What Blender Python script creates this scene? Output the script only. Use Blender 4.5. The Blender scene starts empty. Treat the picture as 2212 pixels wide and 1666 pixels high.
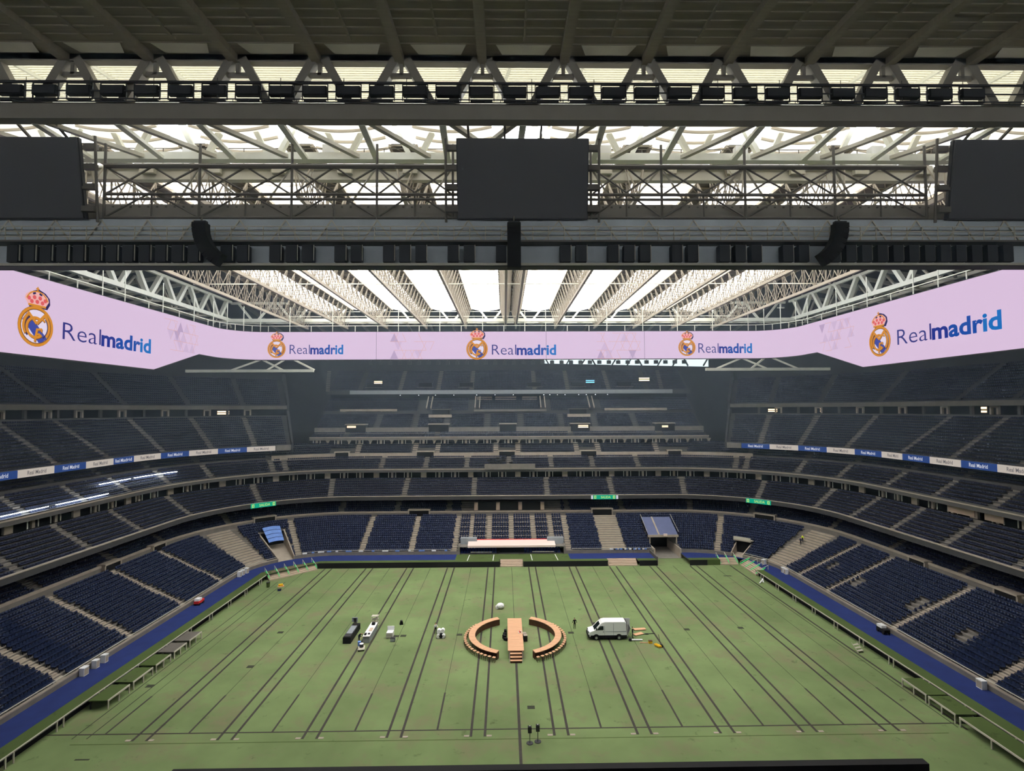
import bpy, bmesh, math, random
import numpy as np
from mathutils import Vector, Matrix
random.seed(7)
SC = bpy.context.scene
COL = SC.collection
PI = math.pi

# ------------------------------------------------------------------ camera
F_PX, CX, CY, CAM_H = 1150.0, 1106.0, 833.0, 36.0
pitch, yaw, roll = math.atan(51 / F_PX), math.atan(17 / F_PX), 0.0045
fw = Vector((math.sin(yaw) * math.cos(pitch), math.cos(yaw) * math.cos(pitch), math.sin(pitch)))
rt = Vector((math.cos(yaw), -math.sin(yaw), 0))
up = rt.cross(fw)
RT = rt * math.cos(roll) - up * math.sin(roll)
UPV = rt * math.sin(roll) + up * math.cos(roll)
cam_d = bpy.data.cameras.new('camera')
cam_d.sensor_width = 36.0
cam_d.lens = F_PX / 2212 * 36.0
cam_d.clip_start, cam_d.clip_end = 0.5, 800
cam = bpy.data.objects.new('camera', cam_d)
COL.objects.link(cam)
m3 = Matrix((RT, UPV, -fw)).transposed()
cam.matrix_world = Matrix.Translation((0, 0, CAM_H)) @ m3.to_4x4()
SC.camera = cam

# ------------------------------------------------------------------ daylight (overcast sky above the translucent roof)
world = bpy.data.worlds.new('overcast_sky')
SC.world = world
world.use_nodes = True
bg = world.node_tree.nodes['Background']
bg.inputs['Color'].default_value = (0.93, 0.97, 1.0, 1)
bg.inputs['Strength'].default_value = 10.5

SC.view_settings.view_transform = 'Standard'
SC.view_settings.look = 'None'
SC.view_settings.gamma = 1.0
SC.view_settings.use_curve_mapping = False
SC.view_settings.exposure = 0.0
try:
    SC.cycles.use_denoising = True
    SC.cycles.diffuse_bounces = 4
    SC.cycles.max_bounces = 7
    SC.cycles.volume_bounces = 1
    SC.cycles.adaptive_threshold = .02
except Exception:
    pass

# ------------------------------------------------------------------ materials
def lin(c):
    return tuple(((v / 255) / 12.92 if v / 255 <= .04045 else ((v / 255 + .055) / 1.055) ** 2.4) for v in c) + (1,)

def mat(name, rgb, rough=.6, metal=0.0, vary=.0, scale=1.0, stretch=None, bump=0.0, spec=.3):
    m = bpy.data.materials.new(name); m.use_nodes = True
    nt = m.node_tree; b = nt.nodes['Principled BSDF']
    c = tuple(min(.82, v * 1.75) for v in lin(rgb)[:3]) + (1,)
    b.inputs['Base Color'].default_value = c
    b.inputs['Roughness'].default_value = rough
    b.inputs['Metallic'].default_value = metal
    b.inputs['Specular IOR Level'].default_value = spec
    if vary or bump:
        g = nt.nodes.new('ShaderNodeNewGeometry')
        src = g.outputs['Position']
        if stretch:
            mp = nt.nodes.new('ShaderNodeMapping'); mp.inputs['Scale'].default_value = stretch
            nt.links.new(src, mp.inputs['Vector']); src = mp.outputs['Vector']
        n = nt.nodes.new('ShaderNodeTexNoise'); n.inputs['Scale'].default_value = scale; n.inputs['Detail'].default_value = 5
        nt.links.new(src, n.inputs['Vector'])
        if vary:
            r = nt.nodes.new('ShaderNodeValToRGB')
            r.color_ramp.elements[0].position = .3; r.color_ramp.elements[1].position = .7
            r.color_ramp.elements[0].color = tuple(v * (1 - vary) for v in c[:3]) + (1,)
            r.color_ramp.elements[1].color = tuple(min(1, v * (1 + vary)) for v in c[:3]) + (1,)
            nt.links.new(n.outputs['Fac'], r.inputs['Fac']); nt.links.new(r.outputs['Color'], b.inputs['Base Color'])
        if bump:
            bp = nt.nodes.new('ShaderNodeBump'); bp.inputs['Strength'].default_value = bump
            nt.links.new(n.outputs['Fac'], bp.inputs['Height']); nt.links.new(bp.outputs['Normal'], b.inputs['Normal'])
    return m

def emis(name, rgb, strength=1.0):
    m = bpy.data.materials.new(name); m.use_nodes = True
    nt = m.node_tree; nt.nodes.clear()
    e = nt.nodes.new('ShaderNodeEmission'); o = nt.nodes.new('ShaderNodeOutputMaterial')
    e.inputs['Color'].default_value = lin(rgb); e.inputs['Strength'].default_value = strength
    nt.links.new(e.outputs[0], o.inputs[0])
    if strength < 20: m.cycles.emission_sampling = 'NONE'      # large dim panels converge without light sampling
    return m

def translucent(name, rgb, diff=.35):
    m = bpy.data.materials.new(name); m.use_nodes = True
    nt = m.node_tree; nt.nodes.clear()
    t = nt.nodes.new('ShaderNodeBsdfTranslucent'); d = nt.nodes.new('ShaderNodeBsdfDiffuse')
    mx = nt.nodes.new('ShaderNodeMixShader'); o = nt.nodes.new('ShaderNodeOutputMaterial')
    t.inputs['Color'].default_value = lin(rgb); d.inputs['Color'].default_value = lin(rgb)
    mx.inputs[0].default_value = diff
    nt.links.new(t.outputs[0], mx.inputs[1]); nt.links.new(d.outputs[0], mx.inputs[2]); nt.links.new(mx.outputs[0], o.inputs[0])
    return m

def turf_mat(name, a, b_, dirt):
    m = bpy.data.materials.new(name); m.use_nodes = True
    nt = m.node_tree; bs = nt.nodes['Principled BSDF']; bs.inputs['Roughness'].default_value = .95
    bs.inputs['Specular IOR Level'].default_value = .1
    g = nt.nodes.new('ShaderNodeNewGeometry')
    def noise(sc, detail, rough=.6):
        n = nt.nodes.new('ShaderNodeTexNoise'); n.inputs['Scale'].default_value = sc
        n.inputs['Detail'].default_value = detail; n.inputs['Roughness'].default_value = rough
        nt.links.new(g.outputs['Position'], n.inputs['Vector']); return n
    def ramp(n, p0, c0, p1, c1):
        r = nt.nodes.new('ShaderNodeValToRGB'); r.color_ramp.elements[0].position = p0; r.color_ramp.elements[1].position = p1
        r.color_ramp.elements[0].color = c0; r.color_ramp.elements[1].color = c1
        nt.links.new(n.outputs['Fac'], r.inputs['Fac']); return r
    def mix(f, c1, c2):
        x = nt.nodes.new('ShaderNodeMix'); x.data_type = 'RGBA'
        nt.links.new(f, x.inputs[0]); nt.links.new(c1, x.inputs[6]); nt.links.new(c2, x.inputs[7]); return x.outputs[2]
    base = ramp(noise(.09, 4), .35, lin(a), .65, lin(b_)).outputs['Color']
    w = (1, 1, 1, 1); k = (0, 0, 0, 1)
    dc = nt.nodes.new('ShaderNodeRGB'); dc.outputs[0].default_value = lin(dirt)
    f1 = ramp(noise(.16, 9, .72), .5, k, .66, (.9, .9, .9, 1)).outputs['Color']
    c1 = mix(f1, base, dc.outputs[0])
    dk = nt.nodes.new('ShaderNodeRGB'); dk.outputs[0].default_value = lin(tuple(v * .55 for v in a))
    f2 = ramp(noise(.5, 8, .7), .6, k, .7, (.55, .55, .55, 1)).outputs['Color']
    c2 = mix(f2, c1, dk.outputs[0])
    lt = nt.nodes.new('ShaderNodeRGB'); lt.outputs[0].default_value = lin(tuple(min(255, v * 1.3) for v in b_))
    f3 = ramp(noise(.8, 10, .8), .64, k, .78, (.5, .5, .5, 1)).outputs['Color']
    c3 = mix(f3, c2, lt.outputs[0])
    nt.links.new(c3, bs.inputs['Base Color'])
    return m

M = dict(
    turf=turf_mat('worn_green_turf', (105, 121, 80), (121, 139, 93), (121, 119, 91)),
    turf2=turf_mat('dark_green_turf', (74, 90, 50), (82, 98, 56), (80, 90, 58)),
    blue=mat('blue_carpet', (23, 35, 80), .9, vary=.12, scale=.6),
    rail=mat('dark_rail_steel', (42, 38, 34), .7, vary=.15, scale=1.5),
    seam=mat('dark_seam', (40, 42, 32), .9),
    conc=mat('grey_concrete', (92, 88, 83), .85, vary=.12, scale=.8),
    tread=mat('pale_stair_tread', (146, 130, 116), .85, vary=.08, scale=.9),
    conc_l=mat('light_concrete', (128, 119, 108), .85, vary=.1, scale=.9),
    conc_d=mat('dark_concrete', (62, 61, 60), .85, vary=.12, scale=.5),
    black=mat('matt_black', (14, 14, 15), .75),
    display=mat('unlit_display', (62, 62, 64), .6),
    lampk=mat('black_lamp_housing', (34, 36, 40), .6),
    rear=mat('ring_rear_panel', (140, 146, 150), .7, vary=.1, scale=.4),
    wall_k=mat('dark_outer_wall', (34, 35, 37), .8, vary=.1, scale=.3),
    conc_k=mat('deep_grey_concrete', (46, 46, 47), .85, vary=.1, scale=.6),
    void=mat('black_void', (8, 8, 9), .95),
    seat=mat('navy_plastic', (13, 23, 47), .5, vary=.12, scale=2.0, spec=.35),
    seat_u=mat('slate_navy_plastic', (20, 25, 43), .55, vary=.12, scale=2.0, spec=.3),
    white=mat('white_paint', (214, 210, 200), .45, vary=.03, scale=3),
    offw=mat('off_white_steel', (196, 190, 172), .5, vary=.06, scale=.7),
    steel=mat('warm_grey_steel', (150, 146, 134), .5, vary=.08, scale=.6),
    truss=mat('tan_grey_truss_paint', (128, 120, 108), .5, vary=.06, scale=.7),
    girder=mat('grey_brown_girder_paint', (112, 107, 98), .55, vary=.06, scale=.6),
    steel_d=mat('dark_grey_steel', (78, 74, 68), .55, vary=.1, scale=.7),
    steel_k=mat('charcoal_steel', (40, 40, 42), .55),
    ceil=mat('brown_grey_soffit', (112, 105, 90), .8, vary=.08, scale=.8, stretch=(.15, 5, 1)),
    membrane=translucent('translucent_membrane', (238, 233, 226), .25),
    poly=translucent('dim_polycarbonate', (186, 182, 170), .35),
    cable=mat('roof_cable', (168, 160, 148), .6),
    wood=mat('honey_plywood', (166, 128, 100), .5, vary=.08, scale=1.2, stretch=(.6, 5, 1)),
    wood_d=mat('brown_plywood', (70, 46, 32), .6, vary=.1, scale=2),
    paint=mat('white_vehicle_paint', (232, 232, 228), .25, spec=.5),
    glass=mat('dark_glass', (16, 24, 26), .12, spec=.6),
    rubber=mat('black_rubber', (18, 18, 18), .8),
    chrome=mat('grey_metal', (150, 150, 150), .35, metal=.7),
    skin=mat('skin', (190, 140, 112), .6),
    cloth_k=mat('black_cloth', (18, 18, 20), .9),
    cloth_w=mat('white_cloth', (222, 220, 214), .9),
    cloth_n=mat('navy_cloth', (30, 38, 64), .9),
    vest=mat('yellow_vest', (160, 178, 40), .7),
    hair=mat('dark_hair', (30, 22, 18), .8),
    yellow=mat('yellow_plastic', (196, 140, 24), .5),
    red=mat('red_plastic', (170, 40, 36), .5),
    bluec=mat('light_blue_sheet', (84, 112, 166), .6, vary=.1, scale=1.5),
    bluegrey=mat('blue_grey_panel', (74, 80, 106), .5, vary=.08, scale=.5),
    pinkw=mat('pinkish_white_panel', (182, 164, 158), .5),
    cream=mat('cream_wall', (156, 138, 122), .7, vary=.05),
    brown=mat('brown_mud', (86, 72, 62), .95, vary=.2, scale=2),
    greyp=mat('grey_panel', (112, 116, 120), .5, vary=.05),
    led=emis('lavender_led', (222, 196, 226), .98),
    led_w=emis('led_white', (226, 214, 236)), led_gold=emis('led_gold', (214, 140, 40)), led_gold_d=emis('led_gold_dark', (122, 72, 34)),
    led_blue=emis('led_blue', (60, 72, 160)), led_navy=emis('led_navy', (44, 38, 92)), led_red=emis('led_red', (224, 92, 96)),
    led_pink=emis('led_pink', (238, 178, 176)), led_line=emis('led_peach_line', (220, 170, 168)), led_shade=emis('led_lilac_shade', (208, 182, 214)),
    led_shade2=emis('led_mauve_shade', (186, 160, 196)), led_seam=emis('led_seam', (150, 130, 160)),
    t0=emis('led_text_indigo', (48, 50, 128)), t1=emis('led_text_navy', (24, 44, 140)), t2=emis('led_text_blue', (16, 72, 164)), t3=emis('led_text_azure', (16, 108, 190)),
    ad_blue=emis('ad_blue', (44, 72, 136), .8), ad_white=emis('ad_cream', (206, 196, 186), .8), ad_txtw=emis('ad_white_text', (214, 216, 226), .9), ad_txtk=emis('ad_grey_text', (104, 100, 104), .8),
    exit_green=emis('exit_green', (18, 160, 128), 1.0), exit_txt=emis('exit_text', (190, 226, 120), 1.0),
    lamp=emis('cool_lamp', (235, 245, 255), 6.0), lamp_warm=emis('warm_lamp', (255, 226, 180), 3.0), lamp_cyan=emis('cyan_lamp', (110, 190, 235), 2.0),
    lamp_strip=emis('bright_luminaire', (225, 240, 255), 80.0),
    green_led=emis('green_handrail_led', (60, 220, 120), 1.0),
)

pm = bpy.data.materials.new('tinted_pane'); pm.use_nodes = True
_nt = pm.node_tree; _nt.nodes.clear()
_t = _nt.nodes.new('ShaderNodeBsdfTransparent'); _g = _nt.nodes.new('ShaderNodeBsdfGlossy'); _x = _nt.nodes.new('ShaderNodeMixShader'); _o = _nt.nodes.new('ShaderNodeOutputMaterial')
_t.inputs['Color'].default_value = (.33, .36, .36, 1); _x.inputs[0].default_value = .05; _g.inputs['Roughness'].default_value = .1
_nt.links.new(_t.outputs[0], _x.inputs[1]); _nt.links.new(_g.outputs[0], _x.inputs[2]); _nt.links.new(_x.outputs[0], _o.inputs[0])
M['pane'] = pm

# ------------------------------------------------------------------ mesh builder
class MB:
    def __init__(s): s.v = []; s.f = []; s.m = []
    def add(s, vs, fs, mi=0):
        o = len(s.v); s.v.extend(vs)
        for f in fs: s.f.append(tuple(i + o for i in f)); s.m.append(mi)
        return s
    def box(s, c, d, rz=0.0, mi=0, ax=None):
        hx, hy, hz = d[0] / 2, d[1] / 2, d[2] / 2
        cs, sn = math.cos(rz), math.sin(rz)
        vs = []
        for z in (-hz, hz):
            for x, y in ((-hx, -hy), (hx, -hy), (hx, hy), (-hx, hy)):
                vs.append((c[0] + x * cs - y * sn, c[1] + x * sn + y * cs, c[2] + z))
        return s.add(vs, [(3, 2, 1, 0), (4, 5, 6, 7), (0, 1, 5, 4), (1, 2, 6, 5), (2, 3, 7, 6), (3, 0, 4, 7)], mi)
    def b2(s, lo, hi, mi=0):
        return s.box([(a + b) / 2 for a, b in zip(lo, hi)], [b - a for a, b in zip(lo, hi)], 0, mi)
    def beam(s, a, b, w, h=None, mi=0, ref=(0, 0, 1)):
        h = h or w; a = Vector(a); b = Vector(b); d = (b - a).normalized(); r = Vector(ref)
        if abs(d.dot(r)) > .98: r = Vector((1, 0, 0))
        x = d.cross(r).normalized(); y = x.cross(d)
        vs = []
        for p in (a, b):
            for i, j in ((-1, -1), (1, -1), (1, 1), (-1, 1)):
                vs.append(tuple(p + x * (i * w / 2) + y * (j * h / 2)))
        return s.add(vs, [(0, 1, 2, 3), (7, 6, 5, 4), (0, 4, 5, 1), (1, 5, 6, 2), (2, 6, 7, 3), (3, 7, 4, 0)], mi)
    def tube(s, a, b, r, n=6, mi=0, r2=None):
        a = Vector(a); b = Vector(b); d = (b - a).normalized(); rf = Vector((0, 0, 1)) if abs(d.z) < .95 else Vector((1, 0, 0))
        x = d.cross(rf).normalized(); y = x.cross(d); r2 = r if r2 is None else r2
        vs = []
        for p, q in ((a, r), (b, r2)):
            for k in range(n):
                t = 2 * PI * k / n; vs.append(tuple(p + x * (q * math.cos(t)) + y * (q * math.sin(t))))
        fs = [(k, (k + 1) % n, n + (k + 1) % n, n + k) for k in range(n)] + [tuple(range(n - 1, -1, -1)), tuple(range(n, 2 * n))]
        return s.add(vs, fs, mi)
    def prism(s, pts, z0, z1, mi=0):
        n = len(pts)
        ar = sum(pts[i][0] * pts[(i + 1) % n][1] - pts[(i + 1) % n][0] * pts[i][1] for i in range(n))
        if ar < 0: pts = pts[::-1]
        vs = [(p[0], p[1], z0) for p in pts] + [(p[0], p[1], z1) for p in pts]
        fs = [tuple(range(n - 1, -1, -1)), tuple(range(n, 2 * n))] + [(i, (i + 1) % n, n + (i + 1) % n, n + i) for i in range(n)]
        return s.add(vs, fs, mi)
    def side(s, pts, y0, y1, mi=0):           # outline in x,z extruded along y
        n = len(pts)
        ar = sum(pts[i][0] * pts[(i + 1) % n][1] - pts[(i + 1) % n][0] * pts[i][1] for i in range(n))
        if ar < 0: pts = pts[::-1]
        vs = [(p[0], y0, p[1]) for p in pts] + [(p[0], y1, p[1]) for p in pts]
        fs = [tuple(range(n)), tuple(range(2 * n - 1, n - 1, -1))] + [(i, n + i, n + (i + 1) % n, (i + 1) % n) for i in range(n)]
        return s.add(vs, fs, mi)
    def sweep(s, rings, mi=0, close=True, caps=True):
        n = len(rings[0]); o = []
        for r in rings: o.extend(r)
        fs = []
        for k in range(len(rings) - 1):
            for i in range(n if close else n - 1):
                j = (i + 1) % n
                fs.append((k * n + i, k * n + j, (k + 1) * n + j, (k + 1) * n + i))
        if caps and close: fs += [tuple(range(n - 1, -1, -1)), tuple(range((len(rings) - 1) * n, len(rings) * n))]
        return s.add(o, fs, mi)
    def build(s, name, mats, parent=None, smooth=False, local=False):
        me = bpy.data.meshes.new(name)
        off = Vector((0, 0, 0))
        if parent is not None and not local:
            p = parent
            while p is not None: off += p.location; p = p.parent
        v = np.array(s.v, dtype=np.float64) - np.array(off)
        me.from_pydata(v.tolist(), [], s.f)
        mats = mats if isinstance(mats, (list, tuple)) else [mats]
        for m in mats: me.materials.append(m)
        if len(mats) > 1: me.polygons.foreach_set('material_index', s.m)
        if smooth: me.polygons.foreach_set('use_smooth', [True] * len(me.polygons))
        me.update()
        return link(name, me, parent)

def link(name, me, parent=None):
    o = bpy.data.objects.new(name, me); COL.objects.link(o); o.parent = parent
    return o

def tag(o, label, cat, group=None, kind=None):
    o['label'] = label; o['category'] = cat
    if group: o['group'] = group
    if kind: o['kind'] = kind
    return o

def thing(name, label, cat, loc=(0, 0, 0), rz=0.0, group=None, kind=None):
    o = bpy.data.objects.new(name, None); COL.objects.link(o)
    o.empty_display_size = .2
    o.location = loc; o.rotation_euler = (0, 0, rz)
    return tag(o, label, cat, group, kind)

def copy_tree(o, loc, rz=None, label=None, parent=None):
    c = o.copy(); COL.objects.link(c)
    if parent is None:
        c.location = loc
        if rz is not None: c.rotation_euler = (0, 0, rz)
        if label: c['label'] = label
    else: c.parent = parent
    for ch in list(o.children): copy_tree(ch, None, parent=c)
    return c

# ------------------------------------------------------------------ bowl geometry: offset curves of a rounded rectangle
XC, HX, CYC, R0, YN, LC = 1.7, 41.7, 113.5, 16.0, 30.0, 40.0
L1 = CYC - YN; LX = 2 * HX
US = [0, L1, L1 + LC, L1 + LC + LX, L1 + 2 * LC + LX, 2 * L1 + 2 * LC + LX]
def pos(u, d):
    r = R0 + d
    if u <= US[1]: return XC + HX + r, YN + u, 1.0, 0.0
    if u <= US[2]: a = (u - US[1]) / LC * PI / 2; cx = XC + HX
    elif u <= US[3]: return XC + HX - (u - US[2]), CYC + r, 0.0, 1.0
    elif u <= US[4]: a = PI / 2 + (u - US[3]) / LC * PI / 2; cx = XC - HX
    else: return XC - HX - r, CYC - (u - US[4]), -1.0, 0.0
    return cx + r * math.cos(a), CYC + r * math.sin(a), math.cos(a), math.sin(a)
def stretch(u, d):                                   # metres per unit u at offset d
    return (R0 + d) * (PI / 2) / LC if (US[1] < u < US[2] or US[3] < u < US[4]) else 1.0
def usamples(u0, u1, step=2.0):
    s = {u0, u1}
    for b in US:
        if u0 < b < u1: s.add(b)
    for a, b in ((US[1], US[2]), (US[3], US[4])):
        k = a
        while k < b:
            if u0 < k < u1: s.add(k)
            k += step
    return sorted(s)
def sweep_profile(prof, u0, u1):
    mb = MB()
    rings = []
    for u in usamples(u0, u1):
        ring = []
        for d, z in prof:
            x, y, _, _ = pos(u, d); ring.append((x, y, z))
        rings.append(ring)
    return mb.sweep(rings)
def uX(x): return US[2] + XC + HX - x                 # u of a point on the straight far side

class Rows:
    def __init__(s, d0, z0, n, t, r): s.d0, s.z0, s.n, s.t, s.r = d0, z0, n, t, r
    def prof(s):
        p = []
        for i in range(s.n): p += [(s.d0 + i * s.t, s.z0 + i * s.r), (s.d0 + (i + 1) * s.t, s.z0 + i * s.r)]
        return p
    @property
    def d1(s): return s.d0 + s.n * s.t
    @property
    def z1(s): return s.z0 + (s.n - 1) * s.r

T1a = Rows(0.7, 1.6, 16, .82, .385); T1b = Rows(15.4, 8.15, 6, .82, .45)
T2 = Rows(13.6, 12.75, 8, .85, .52)
T3a = Rows(19.8, 19.35, 6, .85, .54); T3b = Rows(26.1, 22.9, 6, .85, .56)
T4s = Rows(24.9, 25.9, 14, .85, .585)
T5s = Rows(37.3, 37.0, 14, .85, .62)
T4a = Rows(29.4, 27.7, 3, .85, .5); T4b = Rows(33.2, 30.1, 8, .85, .56); T4c = Rows(40.0, 35.5, 7, .85, .6)
T5f = Rows(44.5, 42.0, 12, .85, .62)

T4_U0, T4_U1 = 111.0, 219.4                             # where the end stands' upper tiers stop (right, left)

# ================================================================== SETTING
# ---- field floor
fl = MB().b2((-62, 36, -.4), (66, 132, 0)).build('floor', M['turf'])
tag(fl, 'worn green covered pitch floor with dark rail lines', 'floor', kind='structure')
CL = 1.57; SP = 9.23
for k in range(-5, 6):
    for s in (-.77, .77):
        x = CL + SP * (k + .5) + s
        if -50 < x < 53: MB().b2((x - .14, 60.3, 0), (x + .14, 123.0, .012)).build('rail_groove', M['rail'], fl)
MB().b2((CL - .16, 45, 0), (CL + .16, 77.2, .012)).build('rail_groove', M['rail'], fl)
MB().b2((CL - .04, 91, 0), (CL + .04, 123, .01)).build('panel_seam', M['seam'], fl)
MB().b2((-51, 61.5, .0), (53.2, 61.68, .014)).build('panel_seam', M['rail'], fl)
MB().b2((-47, 59.75, .0), (49, 59.85, .008)).build('panel_seam', M['turf2'], fl)
for k in range(-5, 6):
    if k == 0: continue
    x = CL + SP * k
    if -50 < x < 53:
        MB().b2((x - .11, 61.6, 0), (x + .11, 69.5, .012)).build('rail_groove', M['rail'], fl)
        MB().b2((x - .03, 69.5, 0), (x + .03, 123, .008)).build('panel_seam', M['seam'], fl)
        MB().b2((x - .05, 116.5, 0), (x + .05, 123, .01)).build('panel_seam', M['seam'], fl)
for x in (-47.6, -46.0, 50.9):
    MB().b2((x - .06, 60.8, 0), (x + .06, 114, .01)).build('panel_seam', M['seam'], fl)
for k in range(-5, 5):
    for s in (-1.25, 1.25):
        x = CL + SP * (k + .5) + s
        if -46 < x < 47: MB().b2((x - .28, 60.25, 0), (x + .28, 60.55, .03)).build('corner_plate', M['conc_l'], fl)
for x, y in ((3.1, 65.9), (-17.3, 86.6), (-16.2, 86.7), (-7.3, 86.9), (10.6, 87.2), (-36.4, 88.5), (-35.8, 77), (-46.5, 72), (29.6, 88), (38.6, 88.4)):
    MB().b2((x - .45, y - .35, 0), (x + .45, y + .35, .02)).build('floor_hatch', M['seam'], fl)
MB().b2((47, 115.2, 0), (48.6, 115.6, .01)).build('floor_mark', M['seam'], fl)
MB().b2((-44.5, 57.2, 0), (-43, 57.4, .01)).build('floor_mark', M['seam'], fl)

# ---- perimeter platform
plat = thing('perimeter_platform', 'raised platform with blue walkway and green edge around the pitch', 'platform', (0, 0, 0), kind='structure')
def strip_u(u0, u1, d0, d1, z0, z1):
    return sweep_profile([(d0, z0), (d1, z0), (d1, z1), (d0, z1)], u0, u1)
PE_L, PE_R, PE_F = -50.4, 53.8, 123.3
ZP = 1.2
def slab(pts, m, name, z0=ZP - .22, z1=ZP): return MB().prism(pts, z0, z1).build(name, m, plat)
def curve_pts(u0, u1, d): return [pos(u, d)[:2] for u in usamples(u0, u1)]
# left side
slab([(PE_L, 40), (PE_L, 115.3)] + [pos(u, .15)[:2] for u in usamples(240.0, US[5])] , M['conc_d'], 'deck_slab')
slab([(PE_L, 40), (PE_L, 115.3), (-52.2, 116.6), (-52.2, 40)], M['turf2'], 'green_margin', ZP, ZP + .02)
slab([(-52.2, 40), (-52.2, 116.6)] + [pos(u, .1)[:2] for u in usamples(239.0, US[5])], M['blue'], 'blue_walkway', ZP, ZP + .02)
# left corner
slab([(PE_L, 115.3), (-49.0, 117.0), (-43.8, 122.2), (-42.5, PE_F)] + [pos(u, .15)[:2] for u in usamples(US[3] + 3.97, 240.0)], M['conc_d'], 'deck_slab')
slab([(-52.2, 116.6), (-49.4, 119.9), (-47, 122.2), (-42.5, 124.6)] + [pos(u, .1)[:2] for u in usamples(US[3] + 3.97, 239.0)], M['blue'], 'blue_walkway', ZP, ZP + .02)
slab([(PE_L, 115.3), (-42.5, PE_F), (-42.5, 124.6), (-47, 122.2), (-49.4, 119.9), (-52.2, 116.6)], M['turf2'], 'green_margin', ZP, ZP + .02)
slab([(-50.0, 116.4), (-44.2, 122.4), (-45.6, 122.5), (-48.6, 119.9), (-50.4, 117.4)], M['brown'], 'muddy_patch', ZP + .02, ZP + .03)
# far side pieces: x range, with the blue carpet where the photo shows it
for x0, x1, kind in ((-42.5, -11.5, 'b'), (-11.5, -1.2, 'g'), (-1.2, 4.2, 'g2'), (4.2, 15.2, 'g'), (15.2, 23.7, 'b'), (23.7, 30.6, 'b2'), (30.6, 35.0, 'b'), (42.4, 49.5, 'b'), (49.5, 53.8, 'b2')):
    y0 = PE_F if kind[-1] != '2' else 125.2
    slab([(x0, y0), (x1, y0), (x1, 129.7), (x0, 129.7)], M['conc_d'], 'deck_slab')
    if kind[0] == 'g': slab([(x0, y0), (x1, y0), (x1, 129.6), (x0, 129.6)], M['turf2'], 'green_margin', ZP, ZP + .02)
    else:
        yb = 124.9 if kind == 'b' else y0
        if kind == 'b': slab([(x0, y0), (x1, y0), (x1, yb), (x0, yb)], M['turf2'], 'green_margin', ZP, ZP + .02)
        slab([(x0, yb), (x1, yb), (x1, 129.6), (x0, 129.6)], M['blue'], 'blue_walkway', ZP, ZP + .02)
# right side
slab([(PE_R, 40), (PE_R, 115.2)] + [pos(u, .15)[:2] for u in usamples(0, 86)][::-1], M['conc_d'], 'deck_slab')
slab([(PE_R, 40), (PE_R, 115.2), (55.6, 115.2), (55.6, 40)], M['turf2'], 'green_margin', ZP, ZP + .02)
slab([(55.6, 40), (55.6, 115.2)] + [pos(u, .1)[:2] for u in usamples(0, 86)][::-1], M['blue'], 'blue_walkway', ZP, ZP + .02)
slab([(55.9, 115.2), (55.9, 123.3), (53.8, 125.2)] + [pos(u, .15)[:2] for u in usamples(86, 105.7)][::-1], M['blue'], 'blue_walkway', ZP - .2, ZP + .02)
for x, ang in ((-8.4, .06), (-2.6, .03), (6.2, -.03), (12.0, -.06)):
    MB().beam((x - .4 * ang * 10, 124.0, ZP + .04), (x, 129.0, ZP + .04), .16, .03).build('white_line', M['white'], plat)
# platform fronts: black boards on the far side
for x0, x1 in ((-42.4, -1.2), (4.3, 23.6), (30.9, 35.0), (42.5, 46.5)):
    MB().b2((x0, PE_F - .12, 0), (x1, PE_F - .0, ZP)).build('edge_board', M['black'], plat)
MB().b2((46.5, PE_F - .02, 0), (49.5, PE_F + .1, ZP)).build('edge_board', M['turf2'], plat)
for sx, x in ((1, PE_L), (-1, PE_R)):
    MB().b2((x - .12 - sx * .8, 40, 0), (x + .12 - sx * .8, 115, ZP - .2)).build('underdeck_shade', M['void'], plat)  # black sheet painted for the shade under the open-sided platform
    MB().beam((x, 40, ZP - .02), (x, 114.8, ZP - .02), .1, .12).build('edge_rail', M['steel'], plat)
    y = 56.0
    while y < 113:
        for dy in (0, .9):
            MB().b2((x - .06, y + dy - .06, 0), (x + .06, y + dy + .06, ZP - .1)).build('support_post', M['steel'], plat)
        y += 6.2
# stairs down to the field
def stair(name, label, p, ang, width, n=5, rise=ZP / 5, tread=.4, rails=0, m=M['tread']):
    t = thing(name, label, 'stairs', (p[0], p[1], 0), ang)
    for i in range(n):
        h = rise * (i + 1)
        MB().b2((-width / 2, i * tread, 0), (width / 2, n * tread, h)).build('step', m, t, local=True) if i == 0 else MB().b2((-width / 2, i * tread, h - rise), (width / 2, n * tread, h)).build('step', m, t, local=True)
    if rails:
        for k in range(rails):
            x = -width / 2 + .1 + (width - .2) * k / (rails - 1)
            r = MB().tube((x, .0, .9), (x, n * tread + .8, ZP + .95), .05).tube((x, .05, 0), (x, .05, .9), .05).tube((x, n * tread + .7, ZP), (x, n * tread + .7, ZP + .95), .05)
            ro = r.build('handrail', M['steel'], t, local=True)
            MB().beam((x, -.05, .42), (x, n * tread + .1, ZP + .42), .09, .1).build('light_strip', M['green_led'], ro, local=True)
    return t
stair('field_stairs', 'pale stairs from the pitch up to the team benches', (1.55, 123.3), 0, 5.2)
stair('field_stairs', 'pale stairs below the wide bare staircase of the far stand', (27.1, 123.3), 0, 6.7)
stair('field_stairs', 'corner stairs with green-lit handrails by the muddy patch', (-46.0, 118.6), PI / 4, 10.6, rails=6)
stair('field_stairs', 'narrow far stairs with two green-lit rails beside the black board', (51.6, 123.3), 0, 4.2, rails=3)
stair('field_stairs', 'corner stairs with four green-lit handrails below the bare corner staircase', (54.0, 119.2), -PI / 2, 7.6, rails=4)

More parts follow.
